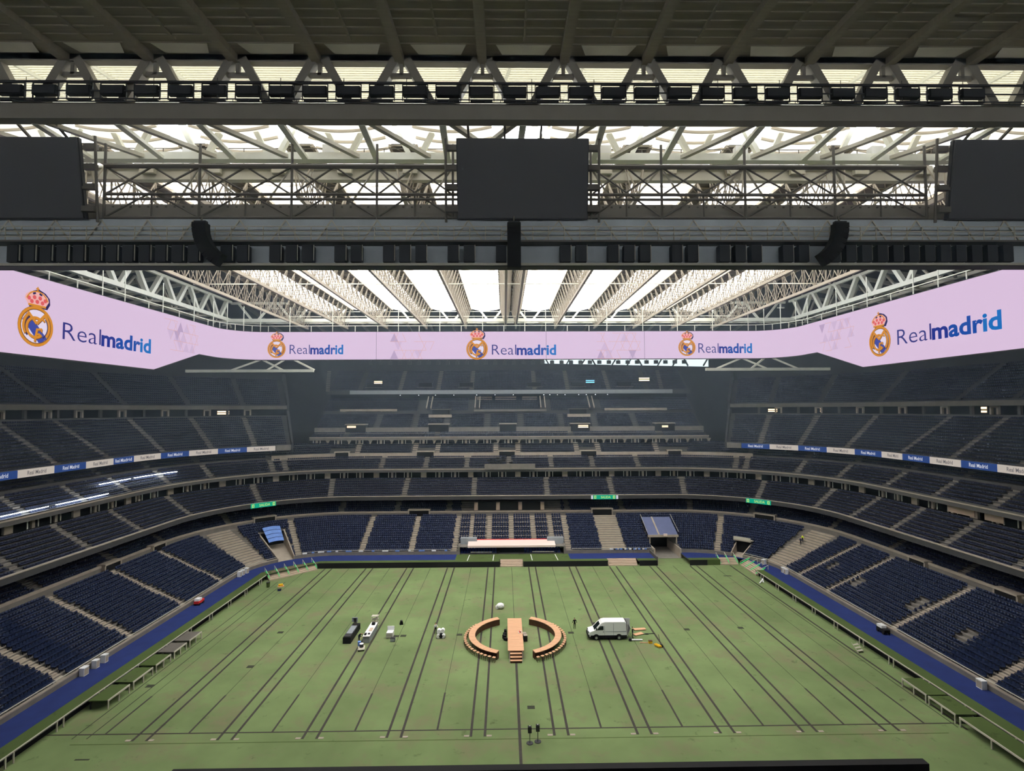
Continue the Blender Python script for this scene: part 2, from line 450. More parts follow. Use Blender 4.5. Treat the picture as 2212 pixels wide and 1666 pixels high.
# ================================================================== STANDS
def tier(name, label): return thing(name, label, 'stand', kind='structure')
def closed(top, under): return top + under
lower = tier('lower_tier', 'lower seating tier of grey terraces around the pitch')
second = tier('second_tier', 'second seating tier with plain grey fascia above the lower tier')
third = tier('third_tier', 'third seating tier above the hospitality boxes')
ends = tier('end_tier', 'upper end stand tier behind the blue and white advertising ribbon')
endtop = tier('end_top_tier', 'dark topmost end stand tier below the video ring')
farup = tier('far_upper_tier', 'upper tiers of the far stand between the two end walls')

# --- lower tier, cut open where ramps and tunnels run through it
GAPS = [(102.4, 106.6, 5), (124.4, 130.9, 12), (uX(14.6), uX(-11.2), 4), (222.4, 228.2, 12)]      # u0, u1, first row above the gap
def t1_prof(first):
    top = T1a.prof()[2 * first:]
    d0 = top[0][0]
    head = [(0, 0), (0, 2.0), (.25, 2.0), (.25, T1a.z0)] if first == 0 else []
    base = 0.0 if first == 0 else top[0][1] - .5
    if first: head = [(d0, base)]
    return head + top + [(15.2, T1a.z1), (15.2, 8.6), (15.4, 8.6)] + T1b.prof() + [(21.4, T1b.z1), (21.4, base)]
prev = 0.0
for g0, g1, first in GAPS:
    sweep_profile(t1_prof(0), prev, g0).build('terrace', M['conc'], lower)
    sweep_profile(t1_prof(first), g0, g1).build('terrace', M['conc'], lower)
    prev = g1
sweep_profile(t1_prof(0), prev, US[5]).build('terrace', M['conc'], lower)
sweep_profile([(15.1, 8.3), (15.45, 8.3), (15.45, 8.72), (15.1, 8.72)], 0, US[5]).build('walkway_parapet', M['conc_l'], lower)
sweep_profile([(21.4, 6), (21.6, 6), (21.6, 14), (21.4, 14)], 0, US[5]).build('back_wall', M['conc_d'], lower)
sweep_profile([(-.05, 1.85), (.3, 1.85), (.3, 2.02), (-.05, 2.02)], 0, 102.4).build('barrier_cap', M['conc_l'], lower)
sweep_profile([(-.05, 1.85), (.3, 1.85), (.3, 2.02), (-.05, 2.02)], 228.2, US[5]).build('barrier_cap', M['conc_l'], lower)

# --- second tier
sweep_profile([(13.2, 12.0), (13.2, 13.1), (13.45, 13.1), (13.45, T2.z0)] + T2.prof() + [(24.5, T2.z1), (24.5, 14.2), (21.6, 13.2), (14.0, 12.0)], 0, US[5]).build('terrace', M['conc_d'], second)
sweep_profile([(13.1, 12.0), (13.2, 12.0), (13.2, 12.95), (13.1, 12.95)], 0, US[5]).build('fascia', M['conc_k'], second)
sweep_profile([(13.05, 12.95), (13.5, 12.95), (13.5, 13.12), (13.05, 13.12)], 0, US[5]).build('barrier_cap', M['conc_l'], second)
sweep_profile([(T2.d1, T2.z1), (T2.d1 + .15, T2.z1), (T2.d1 + .15, T2.z1 + .55), (T2.d1, T2.z1 + .55)], 0, US[5]).build('top_rail', M['conc'], second)

# --- hospitality boxes between second and third tier
boxes = thing('hospitality_box_row', 'dark row of hospitality boxes with pale pillars under the third tier', 'boxes', kind='structure')
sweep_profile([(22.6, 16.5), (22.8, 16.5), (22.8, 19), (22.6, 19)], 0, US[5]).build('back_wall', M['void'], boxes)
def pillar_at(u, d, z0, z1, w, dep, m, parent, name='pillar'):
    x, y, nx, ny = pos(u, d)
    return MB().box((x, y, (z0 + z1) / 2), (w, dep, z1 - z0), math.atan2(ny, nx) - PI / 2).build(name, m, parent)
u = 8.0; k = 0
while u < US[5] - 8:
    st = stretch(u, 21)
    if k % 3 == 0: pillar_at(u, 21.0, 17.0, 18.75, 1.5, .4, M['conc_l'], boxes)
    else:
        pillar_at(u, 21.0, 17.0, 18.75, .55, .4, M['conc_l'], boxes)
        for s in (-1.0, 1.0): pillar_at(u + s / st, 20.95, 17.0, 18.75, .14, .14, M['offw'], boxes, 'post')
    u += 4.4 / st; k += 1
for ua, ub in ((60.5, 66.0), (55.2, 58.6)):
    sweep_profile([(20.7, 17.2), (20.8, 17.2), (20.8, 18.7), (20.7, 18.7)], ua, ub).build('blind_panel', M['cream'], boxes)

# --- third tier
sweep_profile([(19.4, 18.65), (19.4, 19.75), (19.65, 19.75), (19.65, T3a.z0)] + T3a.prof() + [(26.1, T3a.z1)] + T3b.prof() + [(33, T3b.z1), (33, 21.5), (23.2, 18.65)], 0, US[5]).build('terrace', M['conc_d'], third)
sweep_profile([(19.25, 18.6), (19.4, 18.6), (19.4, 19.3), (19.25, 19.3)], 0, US[5]).build('fascia', M['conc_d'], third)
sweep_profile([(19.2, 19.3), (19.7, 19.3), (19.7, 19.5), (19.2, 19.5)], 0, US[5]).build('barrier_cap', M['conc_l'], third)
sweep_profile([(25.9, T3a.z1), (26.05, T3a.z1), (26.05, T3b.z0 + .55), (25.9, T3b.z0 + .55)], T4_U0 - 4, T4_U1 + 3).build('mid_rail', M['conc_l'], third)

# --- end stands: upper tiers (right: u 0..T4_U0, left: T4_U1..end)
prof_e = [(24.5, 24.9), (24.5, 26.4), (24.75, 26.4), (24.75, T4s.z0)] + T4s.prof() + [(42, T4s.z1), (42, 31.0), (30.0, 26.0), (25.2, 24.9)]
prof_t = [(36.9, 36.2), (36.9, 37.5), (37.1, 37.5), (37.1, T5s.z0)] + T5s.prof() + [(52, T5s.z1), (52, 42.0), (42.0, 37.4), (37.6, 36.2)]
for u0, u1 in ((0, T4_U0), (T4_U1, US[5])):
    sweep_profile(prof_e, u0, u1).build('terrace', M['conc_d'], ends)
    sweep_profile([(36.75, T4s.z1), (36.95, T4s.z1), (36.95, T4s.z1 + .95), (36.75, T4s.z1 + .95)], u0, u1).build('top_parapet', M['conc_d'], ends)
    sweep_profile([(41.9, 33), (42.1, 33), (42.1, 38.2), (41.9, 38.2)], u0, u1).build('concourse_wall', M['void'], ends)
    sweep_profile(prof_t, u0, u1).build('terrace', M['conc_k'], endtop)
    sweep_profile([(36.8, 36.25), (36.92, 36.25), (36.92, 37.3), (36.8, 37.3)], u0, u1).build('fascia', M['steel_d'], endtop)
    sweep_profile([(52, 40), (52.3, 40), (52.3, 58), (52, 58)], u0, u1).build('back_wall', M['wall_k'], endtop)
    # end wall closing the stand towards the far side
    uu = u1 if u0 == 0 else u0
    wall = [(24.3, 24.6), (24.3, 27.0), (36.6, 35.8), (36.6, 38.3), (49.5, 47.6), (52, 47.6), (52, 41), (42, 36.5), (42, 30), (30, 25.6)]
    du = .55 / stretch(uu, 30) * (1 if u0 == 0 else -1)
    sweep_profile(wall, min(uu, uu + du), max(uu, uu + du)).build('end_wall', M['conc_k'], ends)
    u = u0 + 5 if u0 else 12.0; k = 0
    while u < u1 - 3:
        st = stretch(u, 37)
        if k % 2 == 0:
            for s in (-.75, .75): pillar_at(u + s / st, 38.0, 34.5, 36.3, .4, .5, M['conc_l'], ends)
            pillar_at(u, 38.0, 35.85, 36.3, 1.9, .5, M['conc_l'], ends, 'lintel')
        else: pillar_at(u, 38.0, 34.5, 36.3, .6, .5, M['conc_d'], ends)
        u += 5.2 / st; k += 1

# --- far stand upper tiers (straight)
FX0, FX1 = -57.5, 61.0
YF0 = CYC + R0
def far_prof(prof, name, m, parent, x0=FX0, x1=FX1):
    mb = MB(); rings = [[(x, YF0 + d, z) for d, z in prof] for x in (x0, x1)]
    return mb.sweep(rings).build(name, m, parent)
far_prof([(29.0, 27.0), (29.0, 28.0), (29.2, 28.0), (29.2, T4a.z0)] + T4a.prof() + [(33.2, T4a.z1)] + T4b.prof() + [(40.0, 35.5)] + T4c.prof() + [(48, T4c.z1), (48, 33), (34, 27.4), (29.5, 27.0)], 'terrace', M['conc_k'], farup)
far_prof([(28.9, 27.0), (29.0, 27.0), (29.0, 27.8), (28.9, 27.8)], 'fascia', M['conc'], farup)
far_prof([(28.8, 27.75), (29.3, 27.75), (29.3, 27.98), (28.8, 27.98)], 'barrier_cap', M['conc_l'], farup)
far_prof([(33.0, T4a.z1), (33.12, T4a.z1), (33.12, T4b.z0 + .5), (33.0, T4b.z0 + .5)], 'mid_rail', M['conc'], farup)
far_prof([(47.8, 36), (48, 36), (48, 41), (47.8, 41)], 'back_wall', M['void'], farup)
far_prof([(43.8, 40.9), (43.8, 42.3), (44.3, 42.3), (44.3, T5f.z0)] + T5f.prof() + [(56, T5f.z1), (56, 44), (46, 41.0)], 'terrace', M['conc_k'], farup)
far_prof([(43.6, 41.0), (43.8, 41.0), (43.8, 42.25), (43.6, 42.25)], 'parapet', M['greyp'], farup, -50, 55)
for x in np.arange(-55.5, 60, 6.3):
    MB().b2((x - .3, YF0 + 29.3, 25.9), (x + .3, YF0 + 29.8, 27.1)).build('pillar', M['conc_l'], farup)
    for s in (-1, 1): MB().b2((x + s - .07, YF0 + 29.3, 25.9), (x + s + .07, YF0 + 29.45, 27.1)).build('post', M['offw'], farup)
    MB().side([(x + 2.5, 27.1), (x + 3.9, 27.1), (x + 3.6, 26.6), (x + 3.3, 25.9), (x + 2.95, 25.9), (x + 2.95, 26.5)], YF0 + 29.3, YF0 + 29.7).build('bracket', M['conc_l'], farup)
# far outer wall with a window strip on the right
wall_f = thing('wall_far', 'dark outer wall behind the far stand with bright window strip', 'wall', kind='structure')
YW = YF0 + 56.2
MB().b2((-90, YW, 0), (14.0, YW + .4, 66)).build('wall_panel', M['wall_k'], wall_f)
MB().side([(14.0, 0), (72.0, 0), (72.0, 50.6), (14.0, 51.9)], YW, YW + .4).build('wall_panel', M['wall_k'], wall_f)
MB().b2((14.0, YW, 53.6), (72.0, YW + .4, 66)).build('wall_panel', M['wall_k'], wall_f)
for i in range(10): MB().b2((14.0 + i * 5.8, YW + .2, 50.4), (19.8 + i * 5.8, YW + .24, 53.7)).build('pane', M['pane'], wall_f)
MB().b2((72.0, YW, 0), (94, YW + .4, 66)).build('wall_panel', M['wall_k'], wall_f)
for i, x in enumerate(np.arange(16, 71, 5.4)):
    MB().beam((x, YW - .1, 50.9), (x + (1.8 if i % 3 else -1.6), YW - .1, 53.8), .6, .4).build('window_strut', M['wall_k'], wall_f)
for sx, nm in ((-1, 'wall_left'), (1, 'wall_right')):
    x = XC + sx * 110
    tag(MB().b2((min(x, x + sx), -12, 0), (max(x, x + sx), YW + .4, 66)).build(nm, M['wall_k']), 'dark outer wall behind the %s end stand' % ('left' if sx < 0 else 'right'), 'wall', kind='structure')
for sx in (-1, 1):
    MB().b2((min(XC + sx * 92, XC + sx * 111), YW, 0), (max(XC + sx * 92, XC + sx * 111), YW + .4, 66)).build('wall_panel', M['wall_k'], wall_f)
wall_n = thing('wall_near', 'outer wall behind the viewer with an added daylight gap', 'wall', kind='structure')
MB().b2((-110, -13, 0), (113, -12, 50.8)).build('wall_panel', M['wall_k'], wall_n)
MB().b2((-110, -13, 53.4), (113, -12, 66)).build('wall_panel', M['wall_k'], wall_n)  # unseen gap below this panel is added so daylight reaches the near roof
for i in range(23): MB().b2((-110 + i * 10, -12.9, 50), (-109.5 + i * 10, -12.1, 54)).build('added_gap_bar', M['wall_k'], wall_n)  # bars dividing the added daylight gap
tag(MB().b2((-125, -20, -1.0), (130, 200, -.5)).build('ground', M['conc_d']), 'dark ground slab under the stadium', 'ground', kind='structure')
# near stand front edge seen at the bottom of the frame
near = thing('near_parapet', 'dark near parapet edge along the bottom of the picture', 'parapet', kind='structure')
MB().b2((-60, 31.5, 13.8), (-20.0, 32.0, 15.2)).build('parapet_panel', M['black'], near)
MB().b2((-19.2, 31.5, 13.8), (24.6, 32.0, 15.3)).build('parapet_panel', M['black'], near)
MB().b2((-60, -8, 13.2), (60, 32, 13.8)).build('terrace_slab', M['conc_d'], near)
for i in range(14): MB().b2((-60, 28 - i * 2.4, 13.8 + i * 1.25), (60, 30.4 - i * 2.4, 14.6 + i * 1.25)).build('terrace_step', M['conc_d'], near)

# ================================================================== AISLES AND SEATS
def aisle(rows, uc, parent, w=1.25, m=M['conc_l'], first=0):
    mb = MB()
    x, y, nx, ny = pos(uc, 0); ang = math.atan2(ny, nx) - PI / 2
    for i in range(first, rows.n):
        d = rows.d0 + i * rows.t; z = rows.z0 + i * rows.r
        px, py, _, _ = pos(uc, d + rows.t * .75)
        mb.box((px, py, z + rows.r * .25 + .01), (w, rows.t * .5, rows.r * .5 + .02), ang)
        px, py, _, _ = pos(uc, d + rows.t * .25)
        mb.box((px, py, z + .01), (w, rows.t * .5, .03), ang)
    return mb.build('aisle_stair', m, parent)

T1_A = [37.1, 53.5, 70.4, 80.1, 111.7, 201.6, 189.6, 220.5, 250.8, 263.7, 276.9, 289.7, 302.5]
T1_WIDE = [(90.0, 8.5, 0), (140.4, 6.0, 0), (235.5, 8.0, 0)]             # bare wide staircases: centre u, width in u
VIP = (uX(15.3), uX(-11.8))
T2_A = [46.5, 59.2, 71.1, 83.0, 92.0, 104.2, 119.3, 137.8, 155.4, 175.2, 193.8, 212.2, 226.5, 241.5, 255.5, 268.5, 281.5]
T3_A = [44.5, 56.7, 68.5, 81.2, 91.3, 98.6, 107.6, 109.4, 129.2, 142.0, 153.7, 165.6, 177.5, 189.0, 201.4, 220.6, 222.8, 233.4, 241.0, 250.0, 261.5, 273.5, 286]
T3U_A = [122.6, 139.2, 145.6, 162.9, 169.4, 186.6, 193.2, 208.6]
T4S_A = [44, 57, 70.6, 83.5, 92.5, 99.7, 105.8, 225.0, 231.6, 239.0, 248.8, 261.5, 274.5, 288]
T4F_A = [206, 194.4, 184.8, 172.3, 161.9, 149.2, 139.0, 126.5]
for a in T1_A: aisle(T1a, a, lower)
for a in (42, 58, 74, 90, 106, 118, 135, 150, 182, 196, 210, 232, 246, 260, 276, 290): aisle(T1b, a, lower, 1.4, M['conc'])
for uc, wu, _ in T1_WIDE: aisle(T1a, uc, lower, wu * stretch(uc, 3))
for a in (151.2, 179.4): aisle(T1a, a, lower, 1.6)
for a in T2_A: aisle(T2, a, second, 1.25, M['conc'])
for a in T3_A: aisle(T3a, a, third, 1.25, M['conc'])
for a in T3U_A: aisle(T3b, a, third, 1.4)
for a in T4S_A: aisle(T4s, a, ends, 1.3, M['conc'])
for a in T4S_A: aisle(T5s, a, endtop, 1.3, M['conc_k'])
for a in T4F_A: aisle(T4b, a, farup, 1.5, M['conc_d'])
for a in (120, 132.5, 146, 157, 177.5, 188.5, 201, 214): aisle(T5f, a, farup, 1.2, M['steel_d'])

def seat_rows(rows, u0, u1, aisles, skip=(), w=.5, aw=.8, first=0, last=None):
    out = []
    for i in range(first, last or rows.n):
        d = rows.d0 + (i + .42) * rows.t; z = rows.z0 + i * rows.r
        u = u0
        while u < u1:
            st = stretch(u, d)
            ok = all(abs(u - a) * st > aw for a in aisles)
            if ok:
                for s0, s1, dd0, dd1 in skip:
                    if s0 < u < s1 and dd0 < d < dd1: ok = False; break
            if ok: out.append((u, d, z))
            u += w / st
    return out
skip1 = [(uc - wu / 2, uc + wu / 2, 0, 15) for uc, wu, _ in T1_WIDE] + [(g0 - .3, g1 + .3, 0, T1a.d0 + f * T1a.t + .3) for g0, g1, f in GAPS] + [(VIP[0] - 1, VIP[1] + 1, 0, 15)]
# patches of the lower tier without seats (removed rows, right end)
skip1 += [(76.0, 77.6, 4.5, 7), (67.4, 69.2, 4.0, 6.5), (54.6, 57.0, 5.0, 8.0), (44.0, 46.2, 4.0, 6.3)]
S1 = seat_rows(T1a, 24, 306, T1_A, skip1)
S1b = seat_rows(T1b, 30, 300, (42, 58, 74, 90, 106, 118, 135, 150, 182, 196, 210, 232, 246, 260, 276, 290), [(VIP[0], VIP[1], 0, 30)])
VIPX = [(-11.4, -9.0), (-8.0, -4.5), (-3.3, 1.1), (2.3, 6.7), (7.9, 11.3), (12.4, 14.8)]
SV = []
for i in range(4, 16):
    for a, b in VIPX:
        x = a + .3
        while x < b - .2: SV.append((uX(x), T1a.d0 + (i + .42) * T1a.t, T1a.z0 + i * T1a.r)); x += .62
S2 = seat_rows(T2, 30, 296, T2_A)
S3 = seat_rows(T3a, 30, 296, T3_A)
T3V = [(185.2 + 1.2, 193.2), (162.9, 169.4), (139.2, 145.6), (208.6, 213.5), (117.0, 122.6)]
S3 += seat_rows(T3b, 30, T4_U0 - 3, T3_A) + seat_rows(T3b, T4_U1 + 3, 296, T3_A)
S3 += seat_rows(T3b, T4_U0 - 3, T4_U1 + 3, T3U_A, [(a + .5, b - .5, 26, 28.6) for a, b in T3V], aw=.9)
S4 = seat_rows(T4s, 26, T4_U0 - .6, T4S_A) + seat_rows(T4s, T4_U1 + .8, 300, T4S_A)
S5 = seat_rows(T5s, 26, T4_U0 - .6, T4S_A) + seat_rows(T5s, T4_U1 + .8, 300, T4S_A)
T4V = [(uX(-22.9), uX(-16.9), 0), (uX(-1.4), uX(3.6), 0), (uX(20.3), uX(26.0), 0), (uX(-48), uX(-42), 0), (uX(46), uX(52), 0)]
T4VS = [(min(a, b) - .6, max(a, b) + .6, 33, 35.8) for a, b, _ in T4V]
def far_seats(rows, x0, x1, aisles, skip=(), aw=.95):
    out = []
    for i in range(rows.n):
        d = rows.d0 + (i + .42) * rows.t; x = x0
        while x < x1:
            uu = uX(x)
            if all(abs(uu - a) > aw for a in aisles) and not any(s0 < uu < s1 and e0 < d < e1 for s0, s1, e0, e1 in skip): out.append((x, YF0 + d, rows.z0 + i * rows.r, 0.0, 1.0))
            x += .52
    return out
S6 = far_seats(T4a, FX0 + .5, FX1 - .5, (120, 147, 187, 214)) + far_seats(T4b, FX0 + .5, FX1 - .5, T4F_A, T4VS) + far_seats(T4c, FX0 + .5, FX1 - .5, (uX(-26), uX(-10), uX(13.5), uX(29.5)), aw=1.4)
S7 = far_seats(T5f, FX0 + .5, FX1 - .5, (120, 132.5, 146, 157, 177.5, 188.5, 201, 214), aw=.8)

def to_xyz(lst): return np.array([(lambda p: (p[0], p[1], z, p[2], p[3]))(pos(u, d)) for u, d, z in lst])
def seat_template():
    # x along the row, y outward; a pan and a rounded-top back
    v = []; f = []
    def hexback():
        o = len(v)
        out = [(-.23, .36), (.23, .36), (.23, .72), (.14, .84), (-.14, .84), (-.23, .72)]
        for y in (.16, .24):
            for x, z in out: v.append((x, y + (z - .36) * .12, z))
        f.append((0 + o, 1 + o, 2 + o, 3 + o, 4 + o, 5 + o)); f.append((11 + o, 10 + o, 9 + o, 8 + o, 7 + o, 6 + o))
        for i in range(6):
            j = (i + 1) % 6; f.append((o + i, o + 6 + i, o + 6 + j, o + j))
    def pan():
        o = len(v)
        for z in (.36, .44):
            for x, y in ((-.22, -.22), (.22, -.22), (.22, .2), (-.22, .2)): v.append((x, y, z))
        f.extend([(o + 4, o + 5, o + 6, o + 7), (o, o + 1, o + 5, o + 4), (o + 1, o + 2, o + 6, o + 5), (o + 3, o, o + 4, o + 7), (o + 3, o + 2, o + 1, o)])
    hexback(); pan()
    return np.array(v), f
TV, TF = seat_template()
def seat_mass(name, arr, m, label, zs=1.0):
    n = len(arr); nv = len(TV)
    px, py, pz, nx, ny = arr.T
    # local x axis = tangent (-ny, nx), local y axis = (nx, ny)
    X = px[:, None] + TV[None, :, 0] * (-ny)[:, None] * -1 + TV[None, :, 1] * nx[:, None]
    Y = py[:, None] + TV[None, :, 0] * (nx)[:, None] * -1 + TV[None, :, 1] * ny[:, None]
    Z = pz[:, None] + TV[None, :, 2] * zs
    V = np.stack([X, Y, Z], -1).reshape(-1, 3)
    loops = np.concatenate([np.array(q) for q in TF]); tot = np.array([len(q) for q in TF])
    LI = (loops[None, :] + (np.arange(n) * nv)[:, None]).ravel()
    LT = np.tile(tot, n); LS = np.concatenate([[0], np.cumsum(LT)[:-1]])
    me = bpy.data.meshes.new(name)
    me.vertices.add(len(V)); me.vertices.foreach_set('co', V.ravel())
    me.loops.add(len(LI)); me.loops.foreach_set('vertex_index', LI.astype(np.int32))
    me.polygons.add(len(LT)); me.polygons.foreach_set('loop_start', LS.astype(np.int32)); me.polygons.foreach_set('loop_total', LT.astype(np.int32))
    me.materials.append(m); me.update(calc_edges=True); me.validate()
    o = link(name, me)
    return tag(o, label, 'seats', kind='stuff')

A1 = to_xyz(S1)
rel = A1[:, :3] - np.array([0, 0, CAM_H])
zc = rel @ np.array(fw); sx = CX + F_PX * (rel @ np.array(RT)) / zc; sy = CY - F_PX * (rel @ np.array(UPV)) / zc
inframe = (sx > 8) & (sx < 2204) & (sy > 0) & (sy < 1640)
order = np.argsort(np.where(inframe, zc, 1e9))
near_idx = order[:300]; S1row = [int(round((d - T1a.d0) / T1a.t - .42)) for _, d, _ in S1]; mask = np.ones(len(A1), bool); mask[near_idx] = False
seat_mass('lower_tier_seating', np.vstack([A1[mask], to_xyz(S1b), to_xyz(SV)]), M['seat'], 'dense navy plastic seats filling the lower tier around the pitch')
seat_mass('second_tier_seating', to_xyz(S2), M['seat_u'], 'rows of navy seats of the second tier above the grey fascia', .73)
seat_mass('third_tier_seating', to_xyz(S3), M['seat_u'], 'rows of dark navy seats of the third tier above the boxes', .73)
seat_mass('end_tier_seating', to_xyz(S4), M['seat_u'], 'slate navy seat rows of the end stands above the advertising ribbon', .73)
seat_mass('end_top_tier_seating', to_xyz(S5), M['seat_u'], 'dark seat rows of the topmost end tiers below the video ring', .73)
seat_mass('far_upper_tier_seating', np.array(S6 + S7), M['seat_u'], 'dim seat rows of the upper far stand', .73)
# the 300 seats that show largest: objects of their own
proto = None
def part_mesh(name, vs, fs, m):
    me = bpy.data.meshes.new(name); me.from_pydata(vs, [], fs); me.materials.append(m); me.update(); return me
bm_ = part_mesh('backrest', TV[:12].tolist(), TF[:8], M['seat'])
pm_ = part_mesh('seat_pan', TV[12:].tolist(), [tuple(i - 12 for i in q) for q in TF[8:]], M['seat'])
sm_mb = MB().side([(-.2, 0), (-.12, 0), (-.08, .3), (.08, .3), (.12, 0), (.2, 0), (.16, .37), (-.16, .37)], .04, .16)
sm_ = part_mesh('bracket', sm_mb.v, sm_mb.f, M['steel_k'])
ORD = lambda n: '%d%s' % (n, 'th' if 10 <= n % 100 <= 20 else {1: 'st', 2: 'nd', 3: 'rd'}.get(n % 10, 'th'))
in_row = {}
for q in sorted(near_idx, key=lambda q: A1[q][1]):
    x, y, z, nx, ny = A1[q]
    nm = 'right' if x > 0 else 'left'
    key = (nm, S1row[q]); in_row[key] = in_row.get(key, 0) + 1
    r = thing('stadium_seat', 'navy seat, %s end lower tier, %s row above the barrier, %s from the picture edge' % (nm, ORD(S1row[q] + 1), ORD(in_row[key])), 'seat', (x, y, z), math.atan2(ny, nx) - PI / 2, 'nearest lower-tier seats of the %s end' % nm)
    link('backrest', bm_, r); link('seat_pan', pm_, r); link('bracket', sm_, r)

# ================================================================== ROOF
roof = thing('ceiling', 'brown-grey soffit of the near roof with dark ribs', 'ceiling', kind='structure')
def ceil_z(y): return 65.8 + (y - 44) * .059
def quad_slab(x0, x1, y0, z0, y1, z1, th, name, m, parent):
    return MB().sweep([[(x, y0, z0), (x, y1, z1), (x, y1, z1 + th), (x, y0, z0 + th)] for x in (x0, x1)]).build(name, m, parent)
quad_slab(-110, 113, -12, ceil_z(-12), 44.2, ceil_z(44.2), .5, 'soffit_sheet', M['ceil'], roof)
for k in range(-9, 10):
    x = -1.75 + 6.95 * k
    MB().beam((x, 15, ceil_z(15) - .3), (x, 43.8, ceil_z(43.8) - .3), .75, .6).build('rib', M['ceil'], roof)
    MB().beam((x + 3.47, 15, ceil_z(15) - .08), (x + 3.47, 41.5, ceil_z(41.5) - .08), .18, .16).build('purlin', M['ceil'], roof)
    MB().prism([(x + 1.2, 42.0), (x + 5.7, 42.0), (x + 5.2, 43.2), (x + 1.7, 43.2)], ceil_z(42.6) - .16, ceil_z(42.6) - .1).build('soffit_panel', M['steel'], roof)
    for i in range(9):
        y = 34 + i * 1.0
        MB().beam((x + .4, y, ceil_z(y) - .05), (x + 6.5, y, ceil_z(y) - .05), .12, .1).build('corrugation_rib', M['ceil'], roof)
MB().beam((-80, 43.9, 65.55), (83, 43.9, 65.55), .5, .45).build('edge_beam', M['ceil'], roof)

# opaque roof over the other three stands
left_x_end, right_x_end = .4 - 10.65 * 5 - 1.3, 3.2 + 10.65 * 5 + 1.3
oroof = thing('outer_roof', 'dark opaque roof sheets over the far and end stands', 'roof', kind='structure')
quad_slab(-110, 113, 146.5, 66.5, YW + .4, 60.5, .4, 'roof_sheet', M['wall_k'], oroof)
for sx in (-1, 1):
    xa, xb = XC + sx * 78.5, XC + sx * 111
    MB().sweep([[(xa, y, 66.5), (xb, y, 60.5), (xb, y, 60.9), (xa, y, 66.9)] for y in (44, 146.5)]).build('roof_sheet', M['wall_k'], oroof)
    xi = left_x_end if sx < 0 else right_x_end
    MB().b2((min(xa, xi), 44.3, 66.5), (max(xa, xi), 146.5, 66.9)).build('roof_sheet', M['wall_k'], oroof)
    for i in range(14):
        y = 50 + i * 7.0
        MB().beam((xa, y, 66.1), (xb, y, 60.1), .5, .8).build('rafter', M['steel'], oroof)
for i in range(22):
    x = -73 + i * 7.1
    MB().beam((x, 146.5, 66.0), (x, YW, 60.0), .5, .8).build('rafter', M['steel_d'], oroof)

# main girders
def girder(name, label, p0, p1, zb, zt, bay, m, chord=(1.1, 1.3), topc=(.7, .6), dw=.55, collar=True, phase=0.0, par=None):
    g = thing(name, label, 'girder', kind='structure')
    a = Vector(p0); b = Vector(p1); L = (b - a).length; d = (b - a) / L
    MB().beam(a + Vector((0, 0, zb)), b + Vector((0, 0, zb)), chord[0], chord[1]).build('bottom_chord', m, g)
    MB().beam(a + Vector((0, 0, zt)), b + Vector((0, 0, zt)), topc[0], topc[1]).build('top_chord', m, g)
    s = phase
    while s < L:
        pb = a + d * s
        for q in (-.5, .5):
            e = s + q * bay
            if 0 <= e <= L:
                pt = a + d * (s + q * bay * .86)
                MB().beam(pb + d * (q * .8) + Vector((0, 0, zb)), pt + Vector((0, 0, zt)), dw, dw * .9).build('diagonal', m, g)
        if collar and 0 <= s + bay / 2 <= L:
            c = a + d * (s + bay / 2)
            zc_ = zb + (zt - zb) * .72
            MB().beam(c - d * 1.0 + Vector((0, 0, zc_)), c + d * 1.0 + Vector((0, 0, zc_)), .3, .35).build('collar', m, g)
            MB().beam(c + Vector((0, 0, zc_)), c + Vector((0, 0, zt)), .3, .3).build('king_post', m, g)
        s += bay
    return g
BAY = 6.86
ng = girder('roof_girder', 'dark near roof girder with V diagonals and lamps above the camera side', (1.7 - 11 * BAY, 44, 0), (1.7 + 11 * BAY, 44, 0), 60.87, 65.5, BAY, M['girder'], chord=(1.0, 1.35), dw=.78)
for k in range(-11, 12):
    MB().box((1.7 + k * BAY, 43.98, 61.5), (1.9, .7, 1.0)).build('gusset', M['girder'], ng)
n2 = girder('roof_girder', 'second roof girder behind the lamp row with open V diagonals', (1.7 - 11 * BAY, 51, 0), (1.7 + 11 * BAY, 51, 0), 60.5, 65.5, BAY, M['offw'], chord=(.9, .7), phase=BAY / 2, collar=False, dw=.5)
for k in range(-10, 11):
    x = 1.7 + k * BAY
    MB().beam((x, 44.4, 60.3), (x + (.25 if k > 0 else -.25), 51, 60.3), .55, .3).build('cross_beam', M['offw'], n2)
    sgn = 1 if x < 1.7 else -1
    MB().beam((x + sgn * .6, 44.4, 60.45), (x + sgn * BAY * .72, 50.8, 60.45), .45, .35).build('cross_brace', M['steel'], n2)
    if k % 2:
        MB().box((x + 1.6, 52.2, 61.6), (1.2, .8, 1.3)).build('equipment_box', M['white'], n2)
for z in (61.2, 61.7, 62.2): MB().beam((-70, 52.6, z), (72, 52.6, z), .06).build('walkway_rail', M['steel_d'], n2)
for i in range(72): MB().b2((-70 + i * 2, 52.57, 60.6), (-69.93 + i * 2, 52.63, 62.2)).build('rail_post', M['steel_d'], n2)
fg = girder('roof_girder', 'far roof girder with pale V diagonals above the far video screen', (-74, 144.5, 0), (77.5, 144.5, 0), 59.9, 65.0, 10.65, M['offw'], chord=(1.0, 1.0), phase=6.5)
MB().beam((-74, 140.5, 59.6), (77.5, 140.5, 59.6), .9, .9).build('inner_chord', M['offw'], fg)
for i in range(15):
    x = -72 + i * 10.65
    MB().beam((x, 140.5, 59.6), (x + 5, 146, 59.6), .35).build('cross_brace', M['steel'], fg)
    MB().beam((x + 5, 146, 59.6), (x + 10.65, 140.5, 59.6), .35).build('cross_brace', M['steel'], fg)
